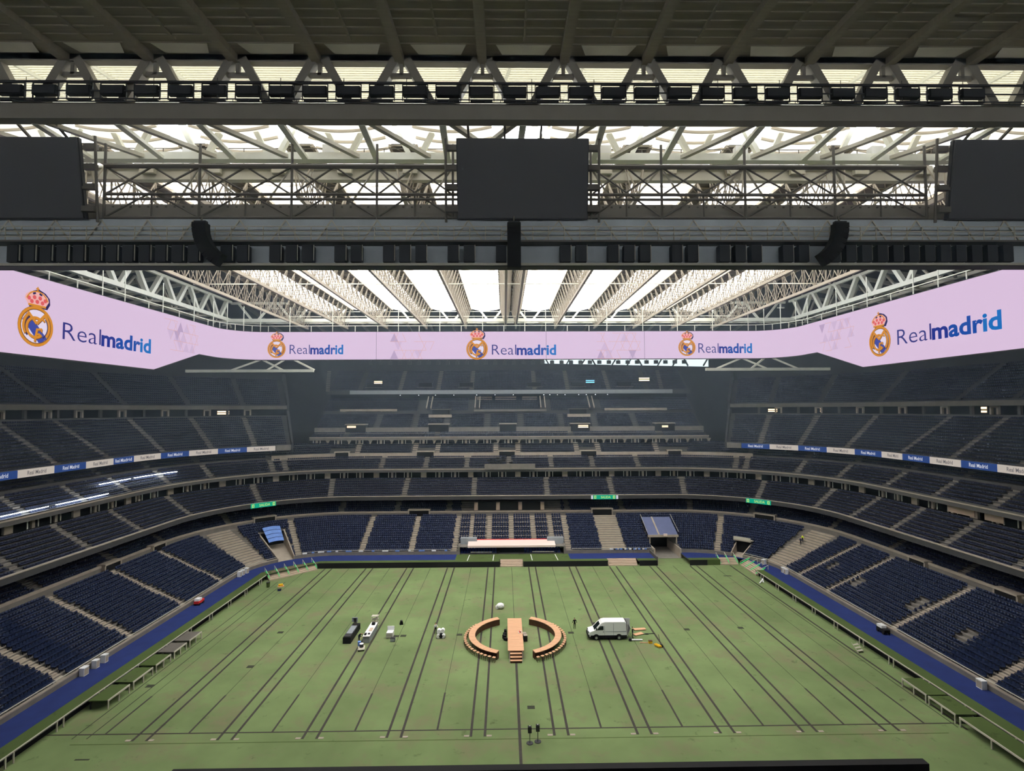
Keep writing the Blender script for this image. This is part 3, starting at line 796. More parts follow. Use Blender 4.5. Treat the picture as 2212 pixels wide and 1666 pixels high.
gl = girder('roof_girder', 'left side roof girder with bold V diagonals above the video ring', (-73.3, 52, 0), (-73.3, 143, 0), 60.0, 65.0, 9.0, M['offw'], chord=(.9, .9), phase=4.0, collar=False, dw=.85)
gr = girder('roof_girder', 'right side roof girder with bold V diagonals above the video ring', (78.0, 52, 0), (78.0, 143, 0), 60.0, 65.0, 9.0, M['offw'], chord=(.9, .9), phase=4.0, collar=False, dw=.85)
for g, x in ((gl, -73.3), (gr, 78.0)):
    sg = -1 if x < 0 else 1
    MB().beam((x + sg * 6, 52, 60.0), (x + sg * 6, 143, 60.0), .6).build('outer_chord', M['steel'], g)
    for i in range(11):
        y = 56 + i * 9.0
        MB().beam((x, y, 60), (x + sg * 6, y + 4.5, 60), .35).build('cross_brace', M['steel'], g)
        MB().beam((x + sg * 6, y + 4.5, 60), (x, y + 9 if y < 140 else y, 60), .35).build('cross_brace', M['steel'], g)
        MB().beam((x + sg * 6, y, 60), (x + sg * 6, y + 4.5, 65), .4).build('outer_diagonal', M['steel'], g)
        MB().beam((x + sg * 6, y + 9, 60), (x + sg * 6, y + 4.5, 65), .4).build('outer_diagonal', M['steel'], g)
# edge beams of the moving roof, near side
eb = thing('roof_edge_beam', 'deep tan edge beam of the moving roof behind the second girder', 'beam', kind='structure')
MB().b2((-72, 55.6, 60.35), (76, 56.4, 61.5)).build('web', M['steel'], eb)
MB().b2((-72, 55.2, 61.45), (76, 56.8, 61.65)).build('flange', M['offw'], eb)
for k in range(-10, 11): MB().box((1.7 + k * BAY + 2.2, 55.3, 61.3), (1.5, .5, .9)).build('bearing_box', M['steel'], eb)

# slatted skylight over the near girder
sky_l = thing('slatted_skylight', 'pale louvred skylight strip above the near roof girder', 'skylight', kind='structure')
for i in range(40):
    y = 45.0 + i * .36
    MB().sweep([[(x, y, 68.5), (x, y + .2, 68.62), (x, y + .2, 68.72), (x, y, 68.6)] for x in (-75, 79)]).build('slat', M['offw'], sky_l)
for k in range(-11, 12):
    x = 1.7 + k * BAY
    MB().beam((x, 44, 68.2), (x + (3.43 if k < 0 else -3.43), 59.5, 68.2), .3, .35).build('skylight_beam', M['offw'], sky_l)
    MB().beam((x, 50, 65.4), (x, 56, 68.2), .22).build('skylight_strut', M['offw'], sky_l)
MB().b2((-75, 44.2, 68.9), (79, 59.6, 68.95)).build('sheet', M['poly'], sky_l)

# moving roof trusses and membranes
left_x = [.4 - 10.65 * k for k in range(6)]; right_x = [3.2 + 10.65 * k for k in range(6)]
Y0, Y1, ZB, ZT = 53.5, 143.5, 57.9, 63.0
def roof_truss(x, i):
    t = thing('roof_truss', 'pale lattice roof truss, %s from the centre on the %s half of the roof' % (('first', 'second', 'third', 'fourth', 'fifth', 'sixth', 'seventh')[i], 'left' if x < 1.7 else 'right'), 'truss', kind='structure')
    MB().beam((x, Y0, ZB), (x, Y1, ZB), .42, .5).build('bottom_chord', M['truss'], t)
    for s in (-1.35, 1.35): MB().beam((x + s, Y0, ZT), (x + s, Y1, ZT), .3, .35).build('top_chord', M['truss'], t)
    MB().b2((x - 1.2, Y0, ZT + .1), (x + 1.2, Y1, ZT + .2)).build('cover_sheet', M['steel_d'], t)
    lat = MB(); n = 26; st = (Y1 - Y0) / n
    for k in range(n):
        y = Y0 + k * st
        for s in (-1.35, 1.35):
            lat.tube((x, y, ZB), (x + s, y + st / 2, ZT), .085, 5)
            lat.tube((x, y + st, ZB), (x + s, y + st / 2, ZT), .085, 5)
            lat.tube((x, y + st / 2, ZB), (x + s, y + st / 2, ZT), .06, 4)
        lat.tube((x - 1.35, y, ZT), (x + 1.35, y, ZT), .08, 4)
        lat.tube((x - 1.35, y, ZT), (x + 1.35, y + st, ZT), .06, 4)
    o = lat.build('lattice', M['truss'], t); o['kind'] = 'stuff'
    return t
for i, x in enumerate(left_x): roof_truss(x, i)
for i, x in enumerate(right_x): roof_truss(x, i)
bays = [(b + 1.5, a - 1.5) for a, b in zip(left_x, left_x[1:])] + [(a + 1.5, b - 1.5) for a, b in zip(right_x, right_x[1:])]
for i, (a, b) in enumerate(bays):
    w = b - a; sag = .5
    nm = ('first', 'second', 'third', 'fourth', 'fifth')
    side_ = 'left' if (a + b) / 2 < 1.7 else 'right'
    lab = 'bright translucent roof membrane in the %s bay from the centre, %s half' % (nm[i % 5], side_)
    t = thing('roof_membrane', lab, 'membrane', kind='structure')
    mb = MB(); N = 12; ny = 60
    vs = []; fs = []
    for j in range(ny + 1):
        y = 47.2 + (143.8 - 47.2) * j / ny
        for q in range(N + 1):
            s = q / N; vs.append((a + w * s, y, ZT + .25 - sag * (1 - (2 * s - 1) ** 2) + (.05 if j % 2 else 0)))
    for j in range(ny):
        for q in range(N):
            o = j * (N + 1) + q; fs.append((o, o + 1, o + N + 2, o + N + 1))
    mb.add(vs, fs); mb.build('sheet', M['membrane'], t, smooth=True)
    cb = MB()
    for j in range(46):
        y = 48 + j * 2.08
        pts = [(a + w * s, y, ZT + .16 - sag * (1 - (2 * s - 1) ** 2)) for s in np.linspace(0, 1, 9)]
        for p, q in zip(pts, pts[1:]): cb.beam(p, q, .12, .24)
    c = cb.build('cable', M['cable'], t); c['kind'] = 'stuff'
for y in (62, 96, 130, 143.5):
    tag(MB().beam((-56, y, ZB + (.9 if y < 143 else 4.6)), (60, y, ZB + (.9 if y < 143 else 4.6)), .16).build('roof_tie_beam', M['offw']), 'thin pale tie beam crossing the roof trusses, %s' % {62: 'nearest of four', 96: 'second of four from the camera', 130: 'third of four from the camera', 143.5: 'farthest of four'}[y], 'beam', kind='structure')

# ================================================================== NEAR RING RIG: lamps, catwalk, screens, loudspeakers
rig = thing('lamp_catwalk', 'dark pipe rails and walkway carrying the floodlight row', 'catwalk', kind='structure')
for z, r in ((63.12, .1), (62.35, .06), (61.7, .05), (61.45, .05)):
    MB().tube((-62, 43.2, z), (65, 43.2, z), r).build('pipe', M['steel_k'], rig)
for i in range(96): MB().tube((-60 + i * 1.3, 43.2, 61.4), (-60 + i * 1.3, 43.2, 61.75 if i % 4 else 63.5), .03, 4).build('pipe_post', M['steel_k'], rig)
def floodlight():
    t = thing('floodlight', '', 'floodlight', (0, 0, 0), 0, 'floodlights on the near roof girder')
    MB().b2((-.98, -.2, -.34), (.98, .22, .44)).build('housing', M['black'], t, local=True)
    MB().b2((-.9, -.26, -.28), (.9, -.2, .38)).build('front_glass', M['steel_k'], t, local=True)
    MB().b2((-.92, -.1, -.78), (.92, .1, -.6)).build('ballast_box', M['steel_k'], t, local=True)
    MB().b2((-1.08, -.04, -.7), (-1.0, .04, .7)).b2((1.0, -.04, -.7), (1.08, .04, .7)).b2((-1.08, -.04, .66), (1.08, .04, .72)).build('yoke', M['steel_k'], t, local=True)
    return t
fp = floodlight(); pitchx = 2.78
for k in range(-16, 17):
    x = -4.55 + 2.76 * k
    lab = 'black floodlight on the near girder, %s from the left in the row' % ORD(k + 17)
    o = fp if k == -16 else copy_tree(fp, (0, 0, 0))
    o.location = (x, 43.3, 62.36); o['label'] = lab

# ring support frame between girder and ring
fr = thing('ring_support_frame', 'thin braced pipe frame hanging the near video ring from the girder', 'frame', kind='structure')
for z, r in ((58.15, .22), (55.55, .14), (55.1, .12), (53.4, .12)): MB().tube((-36, 47.75, z), (39, 47.75, z), r).build('chord', M['steel_d'], fr)
xs = [-36, -27.5, -19.2, -11.5, -4.6, 8.0, 14.5, 22.2, 30.5, 39]
for x in xs: MB().tube((x, 47.75, 53.2), (x, 47.75, 60.2), .12).build('upright', M['steel_d'], fr)
for x0, x1 in zip(xs, xs[1:]):
    if x0 == -4.6: continue
    xm = (x0 + x1) / 2
    for p, q in (((x0, 58.1), (x1, 53.4)), ((x1, 58.1), (x0, 53.4)), ((xm, 58.1), (x0, 55.5)), ((xm, 58.1), (x1, 55.5)), ((xm, 55.5), (xm, 53.2))):
        MB().tube((p[0], 47.75, p[1]), (q[0], 47.75, q[1]), .09, 5).build('brace', M['steel_d'], fr)
    MB().tube((x0, 47.75, 58.1), (xm, 50.5, 54.8), .1, 5).build('brace', M['steel'], fr)
    MB().tube((x1, 47.75, 58.1), (xm, 50.5, 54.8), .1, 5).build('brace', M['steel'], fr)
MB().b2((-60, 48.3, 53.55), (63, 49.0, 54.85)).build('box_beam', M['girder'], fr)
MB().b2((-60, 48.1, 53.2), (63, 49.2, 53.4)).build('lower_flange', M['steel_d'], fr)
for i in range(150): MB().box((-58 + i * .8, 48.28, 54.6), (.18, .08, .14)).build('bolt_plate', M['steel_d'], fr)

def hung_screen(label, x0, x1):
    t = thing('hanging_screen', label, 'screen', ((x0 + x1) / 2, 46, 52.9))
    MB().sweep([[(x, 47.0, 53.1), (x, 45.9, 59.85), (x, 46.05, 59.88), (x, 47.15, 53.13)] for x in (x0, x1)]).build('display', M['display'], t)
    MB().sweep([[(x, 47.15, 53.05), (x, 46.05, 59.9), (x, 46.4, 59.95), (x, 47.45, 53.1)] for x in (x0 - .1, x1 + .1)]).build('casing', M['steel_k'], t)
    for x in np.linspace(x0 + 1, x1 - 1, 4):
        MB().beam((x, 46.3, 59.9), (x, 45.0, 60.5), .18).build('hanger', M['steel_d'], t)
    for s, xx in ((-1, x0), (1, x1)):
        for z in (53.6, 55.6, 57.4, 59.2): MB().b2((min(xx, xx + s * 1.1), 46.7, z), (max(xx, xx + s * 1.1), 47.1, z + .5)).build('side_bracket', M['steel_d'], t)
        MB().tube((xx + s * 1.1, 47.2, 52.8), (xx + s * 1.1, 46.6, 60.3), .12).build('side_post', M['steel_d'], t)
hung_screen('blank black video screen hanging in the centre of the near roof edge', -4.05, 7.5)
hung_screen('blank black video screen cut off by the left picture edge', -48.8, -37.2)
hung_screen('blank black video screen cut off by the right picture edge', 40.4, 52.0)

def line_array(label, x, curve):
    t = thing('line_array_speaker', label, 'loudspeaker', (x, 45.3, 48.0))
    px, pz, ang = x, 52.0, 0.0; n = 9
    for i in range(n):
        nx_ = px + math.sin(ang) * .43 * curve; nz = pz - math.cos(ang) * .43
        c = ((px + nx_) / 2, 45.6, (pz + nz) / 2)
        w, h = 1.15, .44
        r = Vector((math.cos(ang), 0, math.sin(ang) * curve)); dn = Vector((math.sin(ang) * curve, 0, -math.cos(ang)))
        o = Vector(c); pts = [o + r * (a * w / 2) + dn * (b * h / 2) for a, b in ((-1, -1), (1, -1), (1, 1), (-1, 1))]
        MB().side([(p.x, p.z) for p in pts], 44.9, 45.7).build('cabinet', M['black'], t)
        px, pz = nx_, nz; ang += .125 if curve else 0
    MB().b2((x - .5, 45.1, 52.0), (x + .5, 45.5, 52.2)).build('fly_bar', M['steel_k'], t)
    MB().tube((x, 45.3, 52.1), (x, 45.55, 52.75), .08).build('hanging_pipe', M['steel_d'], t)
line_array('curved black line array loudspeaker hanging left below the near ring', -25.9, 1)
line_array('straight black line array loudspeaker hanging below the central screen', .9, 0)
line_array('curved black line array loudspeaker hanging right below the near ring', 29.3, -1)

# ================================================================== VIDEO RING
ring = thing('video_ring', 'lavender video ring screen with round crests and blue lettering around the stadium', 'screen', (0, 0, 0))
RX0, RX1, RY0, RY1, RR = -62.7, 65.5, 47.0, 123.0, 7.8
ZTOP, ZFAR, ZSIDE = 54.0, 47.6, 43.4
def ring_path(off=0.0):
    """left wall from near to far, far wall, right wall back: list of (x, y, s, nx, ny) with n pointing outwards"""
    p = []
    x0, x1, y1 = RX0 - off, RX1 + off, RY1 + off; r = RR + off
    for y in (48.4, 60, 70, 80, 90, 96, 100, 105, 110, RY1 - RR): p.append((x0, y, -1, 0))
    for k in range(1, 9):
        a = PI - k / 8 * PI / 2; p.append((RX0 + RR + r * math.cos(a), RY1 - RR + r * math.sin(a), math.cos(a), math.sin(a)))
    for x in (-40, -29.5, -15, 0, 9.8, 20, 32.7, 45): p.append((x, y1, 0, 1))
    for k in range(0, 9):
        a = PI / 2 - k / 8 * PI / 2; p.append((RX1 - RR + r * math.cos(a), RY1 - RR + r * math.sin(a), math.cos(a), math.sin(a)))
    for y in (110, 105, 100, 96, 90, 80, 70, 60, 48.4): p.append((x1, y, 1, 0))
    return p
def zbot(x, y, nx):
    if abs(nx) > .99: return ZSIDE + (ZFAR - ZSIDE) * min(1, max(0, (y - 96) / 14))
    return ZFAR
path = ring_path(); back = ring_path(.9)
segs = [(0, 5), (5, 17), (17, 19), (19, 22), (22, 24), (24, 34), (34, len(path) - 1)]
for a, b in segs:
    f_ = MB(); c_ = MB()
    rf = [[(path[i][0], path[i][1], zbot(*path[i][:3])), (path[i][0], path[i][1], ZTOP)] for i in range(a, b + 1)]
    f_.sweep(rf, close=False); 
    rb = [[(path[i][0] * .9995 + back[i][0] * .0005, path[i][1] * .9995 + back[i][1] * .0005, zbot(*path[i][:3]) - .12), (back[i][0], back[i][1], zbot(*path[i][:3]) - .12), (back[i][0], back[i][1], ZTOP + .1), (path[i][0] * .9995 + back[i][0] * .0005, path[i][1] * .9995 + back[i][1] * .0005, ZTOP + .1)] for i in range(a, b + 1)]
    pnl = f_.build('screen_panel', M['led'], ring)
    c_.sweep(rb).build('panel_casing', M['steel_k'], pnl)
for x in (-29.5, 9.8, 32.7): MB().b2((x - .05, RY1 - .04, ZFAR), (x + .05, RY1 - .01, ZTOP)).build('panel_seam', M['led_seam'], ring)
# railing above the ring
rail = MB()
wk = ring_path(1.2)
for i in range(len(wk) - 1):
    rail.beam((wk[i][0], wk[i][1], 55.6), (wk[i + 1][0], wk[i + 1][1], 55.6), .14)
rail.build('top_rail', M['offw'], ring)
for i in range(len(wk) - 1):
    p, q = wk[i], wk[i + 1]; L = math.hypot(q[0] - p[0], q[1] - p[1]); n = max(1, round(L / 4.5))
    for k in range(n):
        t_ = k / n; x, y = p[0] + (q[0] - p[0]) * t_, p[1] + (q[1] - p[1]) * t_
        MB().tube((x, y, 54.0), (x, y, 55.6 if (i + k) % 2 else 60), .09, 5).build('rail_post', M['offw'], ring)
# near part of the ring, seen from behind
nr = thing('screen_rear_casing', 'dark grey back of the near video ring with railings', 'screen', (0, 47, 48.6))
MB().b2((-60, 47.6, 48.75), (63, 47.9, 53.2)).build('back_panel', M['rear'], nr)
MB().b2((-60, 46.2, 48.55), (63, 47.6, 48.8)).build('bottom_walkway', M['steel_k'], nr)
MB().beam((-60, 46.1, 48.68), (63, 46.1, 48.68), .12, .2).build('bottom_edge', M['steel'], nr)
for z in (51.3, 51.75, 52.2): MB().tube((-60, 46.6, z), (63, 46.6, z), .05, 5).build('rail', M['steel'], nr)
for i in range(88): MB().tube((-59 + i * 1.4, 46.6, 50.8), (-59 + i * 1.4, 46.6, 52.2), .05, 5).build('rail_post', M['steel'], nr)
MB().b2((-60, 46.3, 50.75), (63, 47.6, 50.9)).build('upper_walkway', M['steel_d'], nr)
for i in range(30):
    x = -58 + i * 4.1
    MB().beam((x, 47.5, 50.9), (x + 1.5, 47.5, 53.1), .1).build('back_brace', M['steel'], nr)
    MB().beam((x + 3, 47.5, 50.9), (x + 1.5, 47.5, 53.1), .1).build('back_brace', M['steel'], nr)
def ring_lamp():
    t = thing('ring_lamp', '', 'lamp', (0, 0, 0), 0, 'lamp housings along the near ring')
    MB().b2((-.46, -.3, -.75), (.46, .5, .75)).build('housing', M['lampk'], t, local=True)
    MB().b2((.5, -.2, -.6), (.56, -.1, .8)).build('bracket', M['steel'], t, local=True)
    return t
rp = ring_lamp(); cnt = 0
for k in range(-31, 32):
    if (k % 7) in (2, 5) and abs(k) < 20: continue
    if k == 0 or k == 1: continue
    cnt += 1
    o = rp if cnt == 1 else copy_tree(rp, (0, 0, 0))
    o.location = (1.2 + k * 1.42, 46.75, 49.75); o['label'] = 'black lamp housing on the near ring walkway, %s from the left' % ORD(cnt)

# ---- crests, lettering and patterns on the ring
def text_2d(txt, offset=0.0):
    cu = bpy.data.curves.new('lettering', 'FONT'); cu.body = txt; cu.size = 1.0; cu.offset = offset; cu.resolution_u = 3
    ob = bpy.data.objects.new('lettering', cu); COL.objects.link(ob)
    bpy.context.view_layer.update()
    dg = bpy.context.evaluated_depsgraph_get()
    me = ob.evaluated_get(dg).to_mesh()
    v = [tuple(q.co) for q in me.vertices]; f = [tuple(p.vertices) for p in me.polygons]
    ob.evaluated_get(dg).to_mesh_clear(); bpy.data.objects.remove(ob); bpy.data.curves.remove(cu)
    return np.array(v)[:, :2], f
def put(name, pts2, faces, mapf, mats, parent, depth, midx=None):
    mb = MB(); mb.v = [mapf(a, b, depth) for a, b in pts2]; mb.f = list(faces); mb.m = midx or [0] * len(faces)
    return mb.build(name, mats, parent)
def arc(r0, r1, a0, a1, n=20, c=(0, 0)):
    a0, a1 = math.radians(a0), math.radians(a1); v = []; f = []
    for k in range(n + 1):
        t = a0 + (a1 - a0) * k / n
        v += [(c[0] + r0 * math.cos(t), c[1] + r0 * math.sin(t)), (c[0] + r1 * math.cos(t), c[1] + r1 * math.sin(t))]
    for k in range(n): f.append((2 * k, 2 * k + 1, 2 * k + 3, 2 * k + 2))
    return v, f
def stroke(p, q, w):
    d = np.array(q, float) - np.array(p, float); d /= np.linalg.norm(d); nrm = np.array([-d[1], d[0]]) * w / 2
    p = np.array(p); q = np.array(q)
    return [tuple(p + nrm), tuple(p - nrm), tuple(q - nrm), tuple(q + nrm)], [(0, 1, 2, 3)]
def disc(r, c=(0, 0), n=28, sx=1, sy=1): return [(c[0] + r * sx * math.cos(2 * PI * k / n), c[1] + r * sy * math.sin(2 * PI * k / n)) for k in range(n)], [tuple(range(n))]
def join(*sh):
    v = []; f = []
    for a, b in sh:
        o = len(v); v += a; f += [tuple(i + o for i in q) for q in b]
    return v, f
def crest(mapf):
    c = bpy.data.objects.new('crest', None); COL.objects.link(c); c.parent = ring; c['label'] = 'round gold crest with a crown'
    P = lambda nm, sh, m, dep: put(nm, sh[0], sh[1], mapf, M[m], c, dep)
    P('crown_shadow', join(([(-.42, .92), (.62, .92), (.78, 1.2), (.74, 1.5), (.5, 1.72), (.1, 1.86), (-.3, 1.7)], [(0, 1, 2, 3, 4, 5, 6)])), 'led_navy', .03)
    P('rim', disc(1.0), 'led_gold_d', .04)
    P('gold_ring', arc(.86, .99, 0, 360, 40), 'led_gold', .06)
    P('field', disc(.82), 'led_w', .06)
    P('sash', ([(-.78, .25), (-.55, .6), (-.2, .35), (.62, -.54), (.36, -.74), (.16, -.8), (-.4, -.15), (-.62, .0)], [(0, 1, 2, 3, 4, 5, 6, 7)]), 'led_blue', .08)
    P('shade', join(arc(.55, .72, 130, 225), arc(.62, .7, -55, 40)), 'led_navy', .09)
    mono = join(arc(.66, .79, 128, 212), arc(.66, .79, -40, 50), arc(.42, .55, 50, 316, 26, (-.06, -.06)),
                stroke((-.5, .66), (0, .14), .14), stroke((.5, .66), (0, .14), .14), stroke((.5, .66), (.62, .38), .12), stroke((.32, .4), (.46, .3), .1),
                stroke((-.08, -.76), (.04, -.1), .11), stroke((.0, -.15), (.32, -.1), .1), stroke((.3, -.08), (.28, -.24), .08), stroke((-.02, -.4), (.2, -.36), .09))
    P('monogram_shadow', ([(x + .035, y - .035) for x, y in mono[0]], mono[1]), 'led_gold_d', .1)
    P('monogram', mono, 'led_gold', .12)
    P('crown', join(([(-.46, .98), (.46, .98), (.68, 1.32), (.62, 1.5), (.36, 1.7), (0, 1.76), (-.36, 1.7), (-.62, 1.5), (-.68, 1.32)], [tuple(range(9))])), 'led_pink', .08)
    P('crown_gems', join(*[disc(.105, (x, y), 10) for x, y in ((-.46, 1.34), (-.16, 1.42), (.16, 1.42), (.46, 1.34), (-.3, 1.2), (.3, 1.2), (0, 1.22))]), 'led_red', .1)
    P('crown_band', join(stroke((-.5, 1.02), (.5, 1.02), .1), stroke((0, 1.7), (0, 1.96), .07), stroke((-.1, 1.86), (.1, 1.86), .06), arc(.6, .66, 20, 160, 14, (0, 1.1))), 'led_gold', .12)
    P('crown_gap', join(stroke((-.26, 1.58), (-.1, 1.64), .1), stroke((.1, 1.64), (.26, 1.58), .1)), 'led_navy', .12)
    return c
tv_r, tf_r = text_2d('Real', -.008); tv_m, tf_m = text_2d('madrid', .03)
def lettering(mapf, x0, x1, z0, h):
    e = bpy.data.objects.new('lettering', None); COL.objects.link(e); e.parent = ring; e['label'] = 'blue lettering, thin then bold'
    capr = tv_r[:, 1].max(); capm = tv_m[:, 1].max()
    xs_ = x0 + (x1 - x0) * .385
    def fit(v, a, b, cap):
        q = v.copy(); q[:, 0] = a + (q[:, 0] - v[:, 0].min()) / (v[:, 0].max() - v[:, 0].min()) * (b - a); q[:, 1] = z0 + q[:, 1] / cap * h; return q
    q = fit(tv_r, x0, xs_ - .1, capr); put('thin_word', q.tolist(), tf_r, mapf, M['t0'], e, .06)
    q = fit(tv_m, xs_, x1, capm)
    mi = [min(3, int((np.mean([q[i, 0] for i in f]) - xs_) / (x1 - xs_) * 4)) for f in tf_m]
    put('bold_word', q.tolist(), tf_m, mapf, [M['t1'], M['t2'], M['t2'], M['t3']], e, .06, mi)
def triangles(mapf, cx, cz, w, h, seed):
    rnd = random.Random(seed); s = h / 2.0; sh = []; ln = []
    gx = w / 6.5
    def T(i, j, upw):
        x = cx + (i - 3) * gx + (j % 2) * gx / 2; z = cz - h / 2 + j * h / 3
        return [(x - gx / 2, z + (0 if upw else h / 3)), (x + gx / 2, z + (0 if upw else h / 3)), (x, z + (h / 3 if upw else 0))]
    a = []; b = []
    for i in range(1, 6):
        for j in range(3):
            for upw in (True, False):
                r = rnd.random(); t = T(i, j, upw)
                if r < .22: a.append((t, [(0, 1, 2)]))
                elif r < .3: b.append((t, [(0, 1, 2)]))
                if rnd.random() < .5: ln += [stroke(t[0], t[1], .07), stroke(t[1], t[2], .07)]
    e = bpy.data.objects.new('triangle_pattern', None); COL.objects.link(e); e.parent = ring
    for nm, l, m, d in (('pale_triangle', a, 'led_shade', .03), ('dark_triangle', b, 'led_shade2', .035)):
        for v, f in l: put(nm, v, f, mapf, M[m], e, d)
    v, f = join(*ln); put('line_mesh', v, f, mapf, M['led_line'], e, .045)['kind'] = 'stuff'
def map_far(cx, cz, s): return lambda a, b, d: (cx + a * s, RY1 - d, cz + b * s)
def map_left(cy, cz, s): return lambda a, b, d: (RX0 + d, cy + a * s, cz + b * s)
def map_right(cy, cz, s): return lambda a, b, d: (RX1 - d, cy - a * s, cz + b * s)
far1 = map_far(0, 0, 1)
crest(map_far(-6.25, 49.95, 2.35 * 1.06)); lettering(far1, -2.8, 12.1, 48.6, 2.35)
crest(map_far(-52.4, 50.1, 2.08)); lettering(far1, -49.4, -37.1, 48.9, 2.15)
crest(map_far(42.65, 50.2, 2.02)); lettering(far1, 45.3, 57.9, 48.9, 2.3 * .97)
crest(map_left(71.8, 47.35, 2.72)); lettering(lambda a, b, d: (RX0 + d, a, b), 76.1, 95.0, 46.2, 2.45)
crest(map_right(91.4, 47.5, 2.65)); lettering(lambda a, b, d: (RX1 - d, -a, b), -87.2, -68.6, 46.35, 2.5)
triangles(far1, -21.7, 50.7, 12, 6, 3); triangles(far1, 26.2, 50.6, 12, 6, 4)
triangles(lambda a, b, d: (RX0 + d, a, b), 103.5, 50.3, 13, 5.6, 5); triangles(lambda a, b, d: (RX1 - d, -a, b), -104, 50.3, 13, 5.6, 6)

# ================================================================== STAND DETAILS
# team benches under a canopy
dg = thing('team_dugout', 'team dugout with pale pink-white canopy at the far touchline', 'dugout', (1.7, 130, ZP))
MB().sweep([[(x, 129.3, 2.85), (x, 129.3, 3.3), (x, 132.7, 3.95), (x, 132.7, 3.75)] for x in (-8.9, 12.2)]).build('canopy', M['pinkw'], dg)
MB().b2((-8.9, 132.5, 3.9), (12.2, 132.7, 4.05)).build('canopy_trim', M['red'], dg)
MB().b2((-11.2, 129.6, 1.0), (14.6, 132.4, 1.19)).build('floor_slab', M['conc_d'], dg)
MB().b2((-11.2, 132.4, 0), (14.6, 132.7, 3.5)).build('back_wall', M['void'], dg)
for x in (-11.2, 14.2): MB().b2((x, 129.3, 0), (x + .4, 132.6, 3.2)).build('side_wall', M['conc'], dg)
for x0, x1 in ((-10.8, -9.0), (12.3, 14.2)): MB().b2((x0, 129.4, 2.9), (x1, 132.6, 3.05)).build('side_roof', M['conc'], dg)
for x0, x1 in ((-8.2, -3.0), (6.6, 11.8)): MB().b2((x0, 129.2, 1.75), (x1, 129.3, 1.85)).build('front_rail', M['steel'], dg)
MB().b2((-1.3, 131.6, 1.2), (4.4, 132.3, 2.9)).build('doorway', M['void'], dg)
def bench_seat(x, i):
    t = thing('dugout_seat', 'blue padded dugout seat, %s from the left under the canopy' % ORD(i), 'seat', (x, 131.0, ZP), 0, 'dugout seats')
    MB().b2((-.26, -.3, .0), (.26, .2, .45)).build('cushion', M['blue'], t, local=True)
    MB().b2((-.26, .15, .4), (.26, .3, 1.2)).build('backrest', M['blue'], t, local=True)
i = 0
for x in list(np.arange(-10.4, -1.6, .68)) + list(np.arange(5.0, 13.8, .68)):
    i += 1; bench_seat(x, i)
# VIP block: table ledges between rows, stairs between columns, grey boxes at the sides
for i in range(6, 16, 2):
    for a, b in VIPX:
        d = T1a.d0 + i * T1a.t; z = T1a.z0 + i * T1a.r
        MB().b2((a, YF0 + d - .2, z + .3), (b, YF0 + d + .1, z + .42)).build('table_ledge', M['conc_l'], lower)
for x0, x1 in ((-9.0, -8.0), (-4.5, -3.3), (1.1, 2.3), (6.7, 7.9), (11.3, 12.4)):
    aisle(T1a, uX((x0 + x1) / 2), lower, x1 - x0, first=3)
for x0, x1 in ((-10.8, -6.8), (10.4, 14.4)): MB().b2((x0, YF0 + 2.2, 2), (x1, YF0 + 3.6, 4.5)).build('side_booth', M['greyp'], lower)
# hospitality portals at the back of the block
for x in (-7.7, -1.8, 4.2, 10.2): MB().b2((x - .5, YF0 + 15.5, 8.8), (x + .5, YF0 + 15.9, 10.9)).build('portal_pillar', M['cream'], lower)
for x0, x1 in ((-7.2, -2.3), (-1.3, 3.7), (4.7, 9.7)): MB().b2((x0, YF0 + 15.7, 8.8), (x1, YF0 + 16, 10.9)).build('portal_screen', M['black'], lower)

def vomitory(parent, uc, d, z0, w, h, dep=1.6, m=M['conc_l']):
    x, y, nx, ny = pos(uc, d); a = math.atan2(ny, nx) - PI / 2
    def bx(cx_, cy_, cz_, sz, name, mm):
        cs, sn = math.cos(a), math.sin(a)
        return MB().box((x + cx_ * cs - cy_ * sn, y + cx_ * sn + cy_ * cs, cz_), sz, a).build(name, mm, parent)
    bx(0, dep / 2, z0 + h / 2, (w, dep, h), 'vomitory_opening', M['void'])
    bx(0, dep / 2 - .1, z0 + h + .12, (w + .7, dep + .2, .26), 'vomitory_lintel', m)
    for s in (-1, 1): bx(s * (w / 2 + .15), dep / 2 - .05, z0 + h / 2 - .2, (.3, dep, h + .4), 'vomitory_jamb', m)
for uc, w_ in ((189.8, 5.2), (140.7, 5.2), (103.0, 4.6), (225.4, 4.8), (262.0, 3.6), (249.0, 3.6), (66, 3.4), (49, 3.4)): vomitory(lower, uc, 14.6, 7.5, w_, 1.5 if w_ > 4 else 1.1)
for a, b in T3V: vomitory(third, (a + b) / 2, 25.6, 22.0, (b - a) - 2.0 if b - a > 5 else 3.6, 1.7)
for a, b, _ in T4V:
    xm = XC + HX - ((a + b) / 2 - US[2]); w = abs(b - a)
    MB().b2((xm - w / 2, YF0 + 32.6, 29.2), (xm + w / 2, YF0 + 35, 31.4)).build('vomitory_opening', M['void'], farup)
    MB().b2((xm - w / 2 - .2, YF0 + 32.4, 31.4), (xm + w / 2 + .2, YF0 + 35, 31.65)).build('vomitory_lintel', M['conc_l'], farup)
for xm in (-20.0, 23.4):
    MB().b2((xm - 2.6, YF0 + 38.6, 34.2), (xm + 2.6, YF0 + 40, 35.9)).build('vomitory_opening', M['void'], farup)
    MB().b2((xm - 3.2, YF0 + 38.3, 35.9), (xm + 3.2, YF0 + 40, 36.1)).build('vomitory_lintel', M['conc'], farup)
    MB().b2((xm - 3.6, YF0 + 37.2, 33.5), (xm + 3.6, YF0 + 37.4, 34.4)).build('vomitory_rail', M['conc_l'], farup)
for x0, x1 in ((-9.6, 13.4),): MB().b2((x0, YF0 + 39.3, 35.3), (x1, YF0 + 39.5, 35.95)).build('box_rail', M['conc'], farup)
